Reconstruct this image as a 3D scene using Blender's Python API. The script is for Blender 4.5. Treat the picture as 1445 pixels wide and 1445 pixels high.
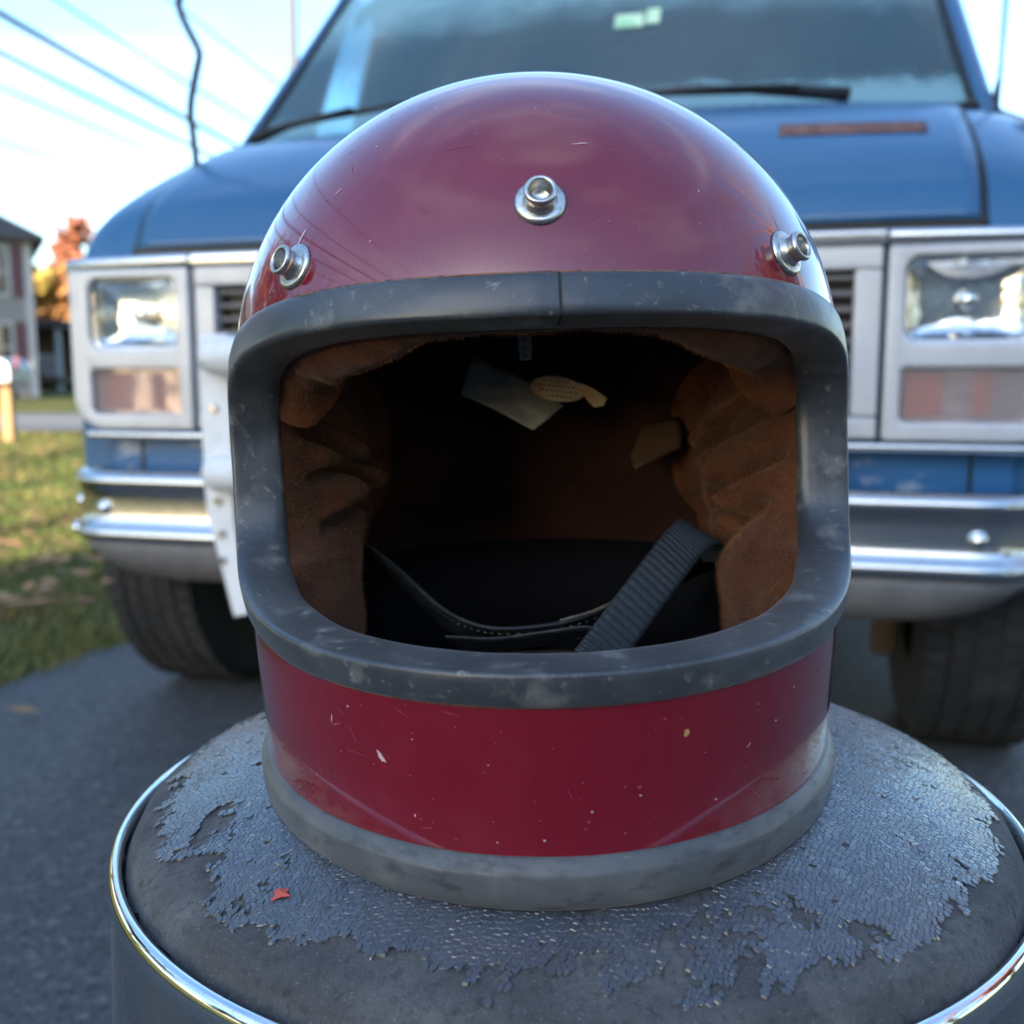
import bpy, math, random
import numpy as np
from mathutils import Vector, Matrix, noise as mnoise
R = math.radians
PI = math.pi
for o in list(bpy.data.objects):
    bpy.data.objects.remove(o)
sc = bpy.context.scene
COL = sc.collection
random.seed(7)

# ------------------------------------------------------------------ camera
CAM_H = 0.76
PITCH = 7.55
cam_d = bpy.data.cameras.new('camera')
cam = bpy.data.objects.new('camera', cam_d)
COL.objects.link(cam)
cam.location = (0, 0, CAM_H)
cam.rotation_euler = (R(90 - PITCH), 0, 0)
cam_d.sensor_width = 36
cam_d.lens = 36.1
cam_d.clip_start = 0.02
cam_d.clip_end = 3000
cam_d.dof.use_dof = True
cam_d.dof.focus_distance = 0.365
cam_d.dof.aperture_fstop = 10.0
sc.camera = cam

# ------------------------------------------------------------------ sky, sun, exposure
SUN_EL, SUN_AZ = 17.0, 200.0           # low autumn sun behind the camera, hidden by the house added there; azimuth clockwise from +Y
world = bpy.data.worlds.new('World')
sc.world = world
world.use_nodes = True
wn, wl = world.node_tree.nodes, world.node_tree.links
bg = wn['Background']
sky = wn.new('ShaderNodeTexSky')
sky.sky_type = 'NISHITA'
sky.sun_disc = False
sky.sun_elevation = R(SUN_EL)
sky.sun_rotation = R(SUN_AZ)
sky.air_density = 1.3
sky.dust_density = 1.5
sky.ozone_density = 4.5
tc = wn.new('ShaderNodeTexCoord')
mp = wn.new('ShaderNodeMapping')
mp.inputs['Scale'].default_value = (0.8, 1.1, 5.0)
mp.inputs['Rotation'].default_value = (0, R(-9), 0)
wl.new(tc.outputs['Generated'], mp.inputs['Vector'])
cn = wn.new('ShaderNodeTexNoise')
cn.inputs['Scale'].default_value = 1.5
cn.inputs['Detail'].default_value = 3
cn.inputs['Roughness'].default_value = 0.55
wl.new(mp.outputs[0], cn.inputs['Vector'])
cr = wn.new('ShaderNodeMapRange')
cr.inputs['From Min'].default_value = 0.52
cr.inputs['From Max'].default_value = 0.72
cr.inputs['To Max'].default_value = 0.2
wl.new(cn.outputs['Fac'], cr.inputs['Value'])
mx = wn.new('ShaderNodeMix')
mx.data_type = 'RGBA'
wl.new(cr.outputs[0], mx.inputs['Factor'])
wl.new(sky.outputs[0], mx.inputs['A'])
mx.inputs['B'].default_value = (6.5, 6.4, 6.4, 1)
wl.new(mx.outputs['Result'], bg.inputs['Color'])
bg.inputs['Strength'].default_value = 0.12

sun_d = bpy.data.lights.new('sun', 'SUN')
sun = bpy.data.objects.new('sun', sun_d)
COL.objects.link(sun)
sun_d.energy = 5.0
sun_d.angle = R(0.5)
sun_d.color = (1.0, 0.86, 0.68)
sdir = Vector((math.sin(R(SUN_AZ)) * math.cos(R(SUN_EL)), math.cos(R(SUN_AZ)) * math.cos(R(SUN_EL)), math.sin(R(SUN_EL))))
sun.rotation_euler = (-sdir).to_track_quat('-Z', 'Y').to_euler()
sun.location = sdir * 60

vs = sc.view_settings
vs.view_transform = 'Standard'
vs.look = 'None'
vs.gamma = 1
vs.use_curve_mapping = False
vs.exposure = 2.32
sc.cycles.max_bounces = 10
sc.cycles.use_denoising = True

# ------------------------------------------------------------------ helpers
def tag(o, label=None, cat=None, group=None, kind=None):
    if label: o['label'] = label
    if cat: o['category'] = cat
    if group: o['group'] = group
    if kind: o['kind'] = kind
    return o

def empty(name, loc=(0, 0, 0), rot=(0, 0, 0), **k):
    o = bpy.data.objects.new(name, None)
    o.empty_display_size = 0.05
    COL.objects.link(o)
    o.location = loc
    o.rotation_euler = rot
    return tag(o, **k)

def mesh(name, v, f, mat=None, parent=None, smooth=True, **k):
    me = bpy.data.meshes.new(name)
    if isinstance(v, np.ndarray): v = v.reshape(-1, 3).tolist()
    me.from_pydata(v, [], f)
    if smooth: me.polygons.foreach_set('use_smooth', [True] * len(me.polygons))
    me.update()
    o = bpy.data.objects.new(name, me)
    COL.objects.link(o)
    if mat is not None:
        for m in (mat if isinstance(mat, (list, tuple)) else [mat]): me.materials.append(m)
    if parent is not None: o.parent = parent
    return tag(o, **k)

class MB:
    """collects shapes, then builds them as one mesh"""
    def __init__(s): s.v, s.f = [], []
    def add(s, v, f):
        b = len(s.v)
        s.v += [tuple(p) for p in v]
        s.f += [tuple(i + b for i in q) for q in f]
        return s
    def box(s, c, d, rz=0, rx=0, ry=0):
        m = Matrix.Rotation(rz, 3, 'Z') @ Matrix.Rotation(ry, 3, 'Y') @ Matrix.Rotation(rx, 3, 'X')
        vs_ = [Vector(c) + m @ Vector((sx * d[0] / 2, sy * d[1] / 2, sz * d[2] / 2)) for sx in (-1, 1) for sy in (-1, 1) for sz in (-1, 1)]
        return s.add(vs_, [(0, 1, 3, 2), (4, 6, 7, 5), (0, 4, 5, 1), (2, 3, 7, 6), (0, 2, 6, 4), (1, 5, 7, 3)])
    def tube(s, pts, rad, n=8, cap=True):
        pts = [Vector(p) for p in pts]
        rr = rad if isinstance(rad, (list, tuple)) else [rad] * len(pts)
        vs_, fs = [], []
        ref = None
        for i, p in enumerate(pts):
            t = (pts[min(i + 1, len(pts) - 1)] - pts[max(i - 1, 0)]).normalized()
            if ref is None:
                ref = t.orthogonal().normalized()
            ref = (ref - t * ref.dot(t)).normalized()
            b = t.cross(ref)
            for k in range(n):
                a = 2 * PI * k / n
                vs_.append(p + (ref * math.cos(a) + b * math.sin(a)) * rr[i])
        for i in range(len(pts) - 1):
            for k in range(n):
                fs.append((i * n + k, i * n + (k + 1) % n, (i + 1) * n + (k + 1) % n, (i + 1) * n + k))
        if cap:
            fs.append(tuple(range(n))[::-1])
            fs.append(tuple((len(pts) - 1) * n + k for k in range(n)))
        return s.add(vs_, fs)
    def lathe(s, prof, n=48, M=None, close=False):
        vs_, fs = [], []
        for r, z in prof:
            for k in range(n):
                a = 2 * PI * k / n
                p = Vector((r * math.cos(a), r * math.sin(a), z))
                vs_.append(M @ p if M is not None else p)
        m = len(prof)
        for i in range(m - 1 + (1 if close else 0)):
            j = (i + 1) % m
            for k in range(n):
                fs.append((i * n + k, i * n + (k + 1) % n, j * n + (k + 1) % n, j * n + k))
        return s.add(vs_, fs)
    def grid(s, P, closed_u=False, closed_v=False):
        """P[i][j] points"""
        a, b = len(P), len(P[0])
        fs = []
        for i in range(a if closed_u else a - 1):
            for j in range(b if closed_v else b - 1):
                fs.append((i * b + j, i * b + (j + 1) % b, ((i + 1) % a) * b + (j + 1) % b, ((i + 1) % a) * b + j))
        return s.add([p for row in P for p in row], fs)
    def build(s, name, mat, parent=None, smooth=False, bevel=0, seg=2, solid=0, **k):
        o = mesh(name, s.v, s.f, mat, parent, smooth, **k)
        if solid:
            m = o.modifiers.new('solid', 'SOLIDIFY'); m.thickness = solid; m.offset = 0
        if bevel:
            m = o.modifiers.new('bevel', 'BEVEL'); m.width = bevel; m.segments = seg; m.limit_method = 'ANGLE'; m.angle_limit = R(40)
            o.data.polygons.foreach_set('use_smooth', [True] * len(o.data.polygons))
            w = o.modifiers.new('wn', 'WEIGHTED_NORMAL'); w.keep_sharp = True
        return o

def catmull(pts, n):
    P = [np.array(p, float) for p in pts]
    P = [2 * P[0] - P[1]] + P + [2 * P[-1] - P[-2]]
    out = []
    segs = len(P) - 3
    for q in range(n + 1):
        t = q / n * segs
        i = min(int(t), segs - 1); u = t - i
        a, b, c, d = P[i:i + 4]
        out.append(0.5 * (2 * b + (c - a) * u + (2 * a - 5 * b + 4 * c - d) * u * u + (3 * b - a - 3 * c + d) * u ** 3))
    return out

def sstep(a, b, x):
    t = min(1, max(0, (x - a) / (b - a)))
    return t * t * (3 - 2 * t)

# materials -------------------------------------------------------------
def pmat(name, base, rough=0.5, metal=0.0, spec=0.5, coat=0, coat_rough=0.03, sheen=0, layers=(), bumps=(), aniso=0, trans=0, ior=1.45, emit=None, rvar=None):
    """layers: (scale, lo, hi, colour, roughness or None, stretch xyz, detail); bumps: (kind, scale, strength, dist_m, stretch)"""
    m = bpy.data.materials.new(name)
    m.use_nodes = True
    n, l = m.node_tree.nodes, m.node_tree.links
    b = n['Principled BSDF']
    b.inputs['Base Color'].default_value = (*base, 1)
    b.inputs['Roughness'].default_value = rough
    b.inputs['Metallic'].default_value = metal
    b.inputs['Specular IOR Level'].default_value = spec
    b.inputs['Coat Weight'].default_value = coat
    b.inputs['Coat Roughness'].default_value = coat_rough
    b.inputs['Sheen Weight'].default_value = sheen
    b.inputs['Transmission Weight'].default_value = trans
    b.inputs['IOR'].default_value = ior
    if emit:
        b.inputs['Emission Color'].default_value = (*emit[0], 1); b.inputs['Emission Strength'].default_value = emit[1]
    t = n.new('ShaderNodeTexCoord')
    def mapped(st):
        if st is None: return t.outputs['Object']
        q = n.new('ShaderNodeMapping'); q.inputs['Scale'].default_value = st
        l.new(t.outputs['Object'], q.inputs['Vector']); return q.outputs[0]
    col, rg, ct = None, None, None
    for L in layers:
        scale, lo, hi, c, rr = L[:5]
        st = L[5] if len(L) > 5 else None
        det = L[6] if len(L) > 6 else 5
        z = n.new('ShaderNodeTexNoise'); z.inputs['Scale'].default_value = scale; z.inputs['Detail'].default_value = det; z.inputs['Roughness'].default_value = 0.62
        l.new(mapped(st), z.inputs['Vector'])
        r = n.new('ShaderNodeMapRange'); r.inputs['From Min'].default_value = lo; r.inputs['From Max'].default_value = hi; r.clamp = True
        r.inputs['To Max'].default_value = L[7] if len(L) > 7 else 1.0
        l.new(z.outputs['Fac'], r.inputs['Value'])
        x = n.new('ShaderNodeMix'); x.data_type = 'RGBA'
        l.new(r.outputs[0], x.inputs['Factor'])
        if col is None: x.inputs['A'].default_value = (*base, 1)
        else: l.new(col, x.inputs['A'])
        x.inputs['B'].default_value = (*c, 1)
        col = x.outputs['Result']
        if rr is not None:
            y = n.new('ShaderNodeMix'); y.data_type = 'FLOAT'
            l.new(r.outputs[0], y.inputs['Factor'])
            if rg is None: y.inputs['A'].default_value = rough
            else: l.new(rg, y.inputs['A'])
            y.inputs['B'].default_value = rr
            rg = y.outputs['Result']
    if col is not None: l.new(col, b.inputs['Base Color'])
    if rg is not None: l.new(rg, b.inputs['Roughness'])
    nrm = None
    for B in bumps:
        kind, scale, strg, dist = B[:4]
        st = B[4] if len(B) > 4 else None
        if kind == 'noise':
            z = n.new('ShaderNodeTexNoise'); z.inputs['Scale'].default_value = scale; z.inputs['Detail'].default_value = 4; src = z.outputs['Fac']
        else:
            z = n.new('ShaderNodeTexVoronoi'); z.inputs['Scale'].default_value = scale; src = z.outputs['Distance']
        l.new(mapped(st), z.inputs['Vector'])
        u = n.new('ShaderNodeBump'); u.inputs['Strength'].default_value = strg; u.inputs['Distance'].default_value = dist
        l.new(src, u.inputs['Height'])
        if nrm is not None: l.new(nrm, u.inputs['Normal'])
        nrm = u.outputs[0]
    if nrm is not None:
        l.new(nrm, b.inputs['Normal'])
    return m

M = {}
M['helmet_paint'] = pmat('helmet_paint', (0.175, 0.0030, 0.0135), 0.22, spec=0.5, coat=1.0, coat_rough=0.035,
    layers=[(55, 0.50, 0.85, (0.24, 0.02, 0.04), 0.35, None, 6, 0.35), (900, 0.74, 0.80, (0.5, 0.42, 0.40), 0.5, None, 2, 0.8)],
    bumps=[('noise', 14, 0.04, 0.004), ('noise', 420, 0.05, 0.0004)])
M['helmet_paint'].node_tree.nodes['Principled BSDF'].inputs['Coat IOR'].default_value = 1.47
M['rubber'] = pmat('rubber', (0.030, 0.034, 0.040), 0.34, spec=0.75, sheen=0.1,
    layers=[(38, 0.45, 0.75, (0.075, 0.078, 0.08), 0.5, None, 7, 0.8), (210, 0.60, 0.72, (0.30, 0.29, 0.27), 0.8, None, 6, 0.6), (52, 0.56, 0.72, (0.22, 0.21, 0.19), 0.75, None, 10, 0.6)],
    bumps=[('noise', 300, 0.2, 0.0006), ('noise', 40, 0.12, 0.002)])
M['rubber_base'] = pmat('rubber_base', (0.080, 0.083, 0.086), 0.40, spec=0.5, sheen=0.1,
    layers=[(30, 0.45, 0.68, (0.15, 0.15, 0.145), 0.6, None, 9, 0.8), (70, 0.52, 0.68, (0.025, 0.025, 0.03), 0.5, (1, 1, 2.5), 8, 0.8), (400, 0.68, 0.76, (0.33, 0.31, 0.28), 0.8, None, 3, 0.5)],
    bumps=[('noise', 260, 0.14, 0.0006)])
M['glue'] = pmat('glue', (0.30, 0.12, 0.06), 0.6, layers=[(300, 0.45, 0.6, (0.05, 0.03, 0.03), 0.6)])
M['nickel'] = pmat('nickel', (0.60, 0.58, 0.54), 0.30, 1.0, layers=[(420, 0.5, 0.72, (0.34, 0.32, 0.28), 0.42)], bumps=[('noise', 900, 0.12, 0.0003)])
M['pile'] = pmat('pile', (0.100, 0.034, 0.015), 0.95, spec=0.05, sheen=0.12,
    layers=[(28, 0.42, 0.7, (0.130, 0.050, 0.020), None, None, 4, 0.8), (75, 0.48, 0.72, (0.032, 0.012, 0.007), None, None, 5, 0.7)],
    bumps=[('noise', 900, 0.6, 0.0012), ('noise', 130, 0.35, 0.003)])
M['pile_light'] = pmat('pile_light', (0.190, 0.078, 0.034), 0.95, spec=0.05, sheen=0.10, layers=[(28, 0.4, 0.7, (0.33, 0.165, 0.080), None, None, 4, 0.8)])
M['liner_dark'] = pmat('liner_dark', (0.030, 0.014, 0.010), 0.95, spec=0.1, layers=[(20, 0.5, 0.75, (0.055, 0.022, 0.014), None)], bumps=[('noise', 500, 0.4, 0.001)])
M['black_foam'] = pmat('black_foam', (0.008, 0.008, 0.009), 0.95, spec=0.1, bumps=[('noise', 600, 0.5, 0.001)])
M['leather_strap'] = pmat('leather_strap', (0.016, 0.018, 0.018), 0.5, layers=[(200, 0.5, 0.75, (0.06, 0.055, 0.045), 0.7)])
M['strap_edge'] = pmat('strap_edge', (0.16, 0.13, 0.095), 0.8, layers=[(500, 0.45, 0.65, (0.05, 0.04, 0.03), None)])
M['webbing'] = pmat('webbing', (0.022, 0.027, 0.032), 0.6, spec=0.4, layers=[(700, 0.5, 0.7, (0.05, 0.056, 0.06), None)], bumps=[('noise', 2200, 0.3, 0.0003)])
M['cloth_white'] = pmat('cloth_white', (0.32, 0.31, 0.27), 0.95, layers=[(60, 0.5, 0.75, (0.2, 0.18, 0.14), None)], bumps=[('noise', 300, 0.3, 0.001)])
M['tag_paper'] = pmat('tag_paper', (0.46, 0.34, 0.20), 0.8, layers=[(90, 0.45, 0.7, (0.36, 0.2, 0.09), None)])
M['ink'] = pmat('ink', (0.02, 0.017, 0.015), 0.8)
M['scratch'] = pmat('scratch', (0.55, 0.40, 0.40), 0.7)
M['scratch_soft'] = pmat('scratch_soft', (0.26, 0.05, 0.07), 0.5)
M['chip_yellow'] = pmat('chip_yellow', (0.45, 0.28, 0.08), 0.6)
M['leaf_red'] = pmat('leaf_red', (0.5, 0.09, 0.06), 0.7)

M['seat_fabric'] = pmat('seat_fabric', (0.062, 0.061, 0.061), 0.8, spec=0.4,
    layers=[(22, 0.42, 0.68, (0.12, 0.118, 0.115), None, None, 8), (1100, 0.62, 0.74, (0.36, 0.35, 0.34), None, None, 3, 0.55), (300, 0.5, 0.68, (0.035, 0.035, 0.036), None, None, 5, 0.7), (120, 0.6, 0.75, (0.02, 0.02, 0.02), None, None, 5)],
    bumps=[('noise', 1100, 0.6, 0.0008), ('noise', 120, 0.4, 0.002)])
M['vinyl'] = pmat('vinyl', (0.058, 0.064, 0.076), 0.32, spec=0.8, coat=0.6, coat_rough=0.22,
    layers=[(40, 0.45, 0.75, (0.07, 0.073, 0.08), 0.5), (350, 0.62, 0.75, (0.15, 0.15, 0.15), 0.6, None, 4, 0.6)],
    bumps=[('noise', 700, 0.3, 0.0005)])
M['chrome'] = pmat('chrome', (0.80, 0.80, 0.79), 0.06, 1.0, layers=[(160, 0.6, 0.8, (0.5, 0.5, 0.48), 0.25)], bumps=[('noise', 60, 0.03, 0.001)])
M['chrome_dull'] = pmat('chrome_dull', (0.58, 0.58, 0.58), 0.20, 1.0, layers=[(25, 0.5, 0.75, (0.52, 0.50, 0.47), 0.3), (300, 0.66, 0.75, (0.3, 0.27, 0.22), 0.5)], bumps=[('noise', 40, 0.06, 0.002)])
M['black_metal'] = pmat('black_metal', (0.015, 0.015, 0.016), 0.5)

M['van_blue'] = pmat('van_blue', (0.014, 0.090, 0.205), 0.34, spec=0.5, coat=0.5, coat_rough=0.12,
    layers=[(2.2, 0.45, 0.75, (0.030, 0.110, 0.21), 0.5, None, 6, 0.8), (9, 0.58, 0.76, (0.08, 0.15, 0.235), 0.6, None, 7, 0.6)], bumps=[('noise', 3, 0.04, 0.02)])
M['van_blue_chipped'] = pmat('van_blue_chipped', (0.018, 0.115, 0.29), 0.4, coat=0.3, coat_rough=0.15,
    layers=[(9, 0.54, 0.62, (0.42, 0.46, 0.52), 0.7, (1, 1, 2.2), 7, 0.8)])
M['silver'] = pmat('silver', (0.56, 0.56, 0.57), 0.40, 0.25, layers=[(6, 0.45, 0.75, (0.46, 0.45, 0.45), 0.55), (60, 0.62, 0.78, (0.24, 0.22, 0.2), 0.7, None, 6, 0.6)])
M['white_paint'] = pmat('white_paint', (0.70, 0.71, 0.72), 0.4, layers=[(14, 0.5, 0.75, (0.55, 0.56, 0.56), 0.55), (50, 0.68, 0.78, (0.3, 0.22, 0.16), 0.8, None, 6, 0.6)])
M['grey_plastic'] = pmat('grey_plastic', (0.13, 0.125, 0.125), 0.5, layers=[(12, 0.45, 0.75, (0.19, 0.18, 0.175), 0.6)])
M['black_plastic'] = pmat('black_plastic', (0.012, 0.012, 0.013), 0.45)
M['tyre'] = pmat('tyre', (0.020, 0.020, 0.021), 0.8, layers=[(12, 0.45, 0.75, (0.04, 0.038, 0.035), 0.9)], bumps=[('noise', 90, 0.3, 0.003)])
M['rust'] = pmat('rust', (0.135, 0.062, 0.048), 0.85, layers=[(30, 0.45, 0.7, (0.26, 0.13, 0.09), None), (60, 0.62, 0.7, (0.30, 0.28, 0.28), None)])
M['dark_interior'] = pmat('dark_interior', (0.020, 0.024, 0.030), 0.8)
M['reflector'] = pmat('reflector', (0.75, 0.75, 0.74), 0.14, 1.0, bumps=[('noise', 9, 0.25, 0.05)])
M['amber_bulb'] = pmat('amber_bulb', (0.55, 0.17, 0.10), 0.4)
M['sticker'] = pmat('sticker', (0.55, 0.75, 0.50), 0.6, layers=[(14, 0.5, 0.56, (0.35, 0.62, 0.38), None), (30, 0.58, 0.62, (0.12, 0.28, 0.2), None, None, 3)])
M['lamp_glass'] = pmat('lamp_glass', (0.92, 0.94, 0.95), 0.02, trans=1.0, ior=1.45)
M['signal_glass'] = pmat('signal_glass', (0.88, 0.76, 0.73), 0.28, trans=0.9, ior=1.4)
M['seat_cloth'] = pmat('seat_cloth', (0.05, 0.07, 0.10), 0.9)

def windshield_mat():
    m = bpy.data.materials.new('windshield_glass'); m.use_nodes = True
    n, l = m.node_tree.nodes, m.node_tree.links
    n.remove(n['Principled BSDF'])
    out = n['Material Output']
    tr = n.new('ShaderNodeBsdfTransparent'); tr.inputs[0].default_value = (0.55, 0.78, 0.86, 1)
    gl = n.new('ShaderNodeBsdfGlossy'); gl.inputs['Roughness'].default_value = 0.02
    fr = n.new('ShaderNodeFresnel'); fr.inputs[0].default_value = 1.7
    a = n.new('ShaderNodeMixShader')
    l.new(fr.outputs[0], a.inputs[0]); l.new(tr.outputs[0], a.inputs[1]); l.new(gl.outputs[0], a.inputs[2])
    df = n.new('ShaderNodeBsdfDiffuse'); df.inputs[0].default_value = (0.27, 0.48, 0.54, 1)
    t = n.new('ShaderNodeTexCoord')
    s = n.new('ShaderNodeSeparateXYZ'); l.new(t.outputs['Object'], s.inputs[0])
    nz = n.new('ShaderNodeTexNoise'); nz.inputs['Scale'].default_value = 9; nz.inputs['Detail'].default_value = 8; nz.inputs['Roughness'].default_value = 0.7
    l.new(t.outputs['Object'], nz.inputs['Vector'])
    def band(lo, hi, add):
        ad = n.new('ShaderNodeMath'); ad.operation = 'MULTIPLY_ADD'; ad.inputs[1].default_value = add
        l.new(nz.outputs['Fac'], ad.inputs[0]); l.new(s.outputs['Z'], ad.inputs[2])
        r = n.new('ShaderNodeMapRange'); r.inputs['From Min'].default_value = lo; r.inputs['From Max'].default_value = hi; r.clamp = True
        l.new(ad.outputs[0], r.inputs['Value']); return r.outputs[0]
    low = band(1.490, 1.450, 0.14)  # pale diffuse bands paint sky and tree reflections onto the glass
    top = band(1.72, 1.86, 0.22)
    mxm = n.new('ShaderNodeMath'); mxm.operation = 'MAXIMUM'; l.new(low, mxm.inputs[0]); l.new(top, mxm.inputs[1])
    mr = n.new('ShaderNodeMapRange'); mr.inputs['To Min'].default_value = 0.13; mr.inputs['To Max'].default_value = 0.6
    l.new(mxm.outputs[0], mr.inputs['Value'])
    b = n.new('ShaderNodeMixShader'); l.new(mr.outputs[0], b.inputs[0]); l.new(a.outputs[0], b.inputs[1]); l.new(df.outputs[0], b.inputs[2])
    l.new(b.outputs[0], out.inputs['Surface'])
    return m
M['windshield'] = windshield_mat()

M['asphalt'] = pmat('asphalt', (0.060, 0.062, 0.067), 0.75, spec=0.4,
    layers=[(1.2, 0.4, 0.7, (0.080, 0.082, 0.086), None), (75, 0.54, 0.66, (0.17, 0.17, 0.17), None, None, 3, 0.8), (95, 0.56, 0.64, (0.016, 0.016, 0.018), None, None, 3)],
    bumps=[('noise', 160, 0.8, 0.008), ('noise', 6, 0.2, 0.02)])
M['road'] = pmat('road', (0.085, 0.086, 0.09), 0.8, layers=[(0.8, 0.4, 0.7, (0.11, 0.11, 0.11), None)], bumps=[('noise', 90, 0.6, 0.01)])
M['road_paint'] = pmat('road_paint', (0.6, 0.6, 0.58), 0.7)
M['lawn'] = pmat('lawn', (0.070, 0.092, 0.024), 0.9, spec=0.1,
    layers=[(0.7, 0.42, 0.64, (0.12, 0.105, 0.034), None, None, 6), (2.6, 0.54, 0.68, (0.24, 0.13, 0.05), None, None, 7, 0.8), (11, 0.5, 0.7, (0.035, 0.06, 0.014), None, None, 6, 0.7)],
    bumps=[('noise', 40, 1.0, 0.05)])
M['grass_blade'] = pmat('grass_blade', (0.085, 0.12, 0.028), 0.7, spec=0.2, layers=[(1.1, 0.45, 0.6, (0.17, 0.14, 0.045), None), (60, 0.5, 0.7, (0.05, 0.085, 0.02), None)])
M['dry_leaf'] = pmat('dry_leaf', (0.26, 0.12, 0.045), 0.8, layers=[(3.1, 0.42, 0.58, (0.36, 0.20, 0.08), None), (5.7, 0.56, 0.66, (0.30, 0.085, 0.04), None)])
M['siding'] = pmat('siding', (0.22, 0.23, 0.24), 0.7, layers=[(1, 0.4, 0.7, (0.19, 0.2, 0.21), None)])
M['trim_white'] = pmat('trim_white', (0.36, 0.37, 0.38), 0.6)
M['roof_shingle'] = pmat('roof_shingle', (0.050, 0.043, 0.044), 0.9, layers=[(3, 0.4, 0.7, (0.075, 0.065, 0.062), None)], bumps=[('noise', 12, 0.5, 0.03)])
M['shutter'] = pmat('shutter', (0.085, 0.035, 0.045), 0.6)
M['window_pane'] = pmat('window_pane', (0.06, 0.055, 0.05), 0.08, spec=0.6)
M['curtain'] = pmat('curtain', (0.42, 0.34, 0.22), 0.9)
M['timber'] = pmat('timber', (0.27, 0.17, 0.075), 0.8, layers=[(8, 0.45, 0.7, (0.2, 0.125, 0.06), None, (6, 6, 0.6))])
M['galvanised'] = pmat('galvanised', (0.20, 0.215, 0.235), 0.35, 0.6)
M['bark'] = pmat('bark', (0.10, 0.072, 0.05), 0.9, layers=[(6, 0.45, 0.7, (0.06, 0.045, 0.034), None, (4, 4, 0.7))], bumps=[('noise', 18, 0.7, 0.03, (3, 3, 0.6))])
M['bark_warm'] = pmat('bark_warm', (0.36, 0.18, 0.085), 0.9, layers=[(6, 0.45, 0.7, (0.24, 0.12, 0.06), None, (4, 4, 0.7))])
M['pole_wood'] = pmat('pole_wood', (0.085, 0.095, 0.11), 0.9)
M['wire'] = pmat('wire', (0.035, 0.04, 0.05), 0.6)
for nm, a, b_ in (('leaf_orange', (0.34, 0.18, 0.065), (0.26, 0.12, 0.05)), ('leaf_yellow', (0.38, 0.27, 0.07), (0.32, 0.22, 0.05)), ('leaf_rust', (0.30, 0.11, 0.06), (0.20, 0.08, 0.05)), ('leaf_green', (0.06, 0.085, 0.025), (0.035, 0.06, 0.02))):
    M[nm] = pmat(nm, a, 0.8, spec=0.2, layers=[(1.3, 0.4, 0.65, b_, None)])

# ================================================================== ground
def sheet(name, pts, z, mat, **k):
    return mesh(name, [(x, y, z) for x, y in pts], [tuple(range(len(pts)))], mat, None, False, kind='structure', **k)
sheet('ground', [(-900, -900), (900, -900), (900, 900), (-900, 900)], 0.0, M['lawn'])
# driveway: runs back beside the van; edge taken through (-1.25, 2.43) and (-1.07, 2.89)
dv = [(-2.55, -0.9), (-1.25, 2.43), (-1.07, 2.89), (-0.6, 4.4), (0.5, 8.5), (2.0, 14.3), (8.0, 14.3), (7.4, 5.0), (5.6, -3.0), (4.5, -16), (-4.5, -16), (-3.4, -4)]
# soften the lawn edge with a little wander
edge = []
for i in range(len(dv)):
    a, b = Vector(dv[i]), Vector(dv[(i + 1) % len(dv)])
    m_ = max(1, int((b - a).length / 0.15)) if i < 4 or i >= 10 else 1
    for q in range(m_):
        p = a.lerp(b, q / m_)
        w = 0.06 * mnoise.noise(Vector((p.x * 3, p.y * 3, 0))) + 0.035 * mnoise.noise(Vector((p.x * 11, p.y * 11, 3)))
        edge.append((p.x + w, p.y))
sheet('driveway', edge, 0.008, M['asphalt'])
sheet('road', [(-120, 14.3), (120, 14.3), (120, 21.0), (-120, 21.0)], 0.012, M['road'])
mesh('road_line', [(-120, 17.55, .016), (120, 17.55, .016), (120, 17.7, .016), (-120, 17.7, .016)], [(0, 1, 2, 3)], M['road_paint'], bpy.data.objects['road'], False)

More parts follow.
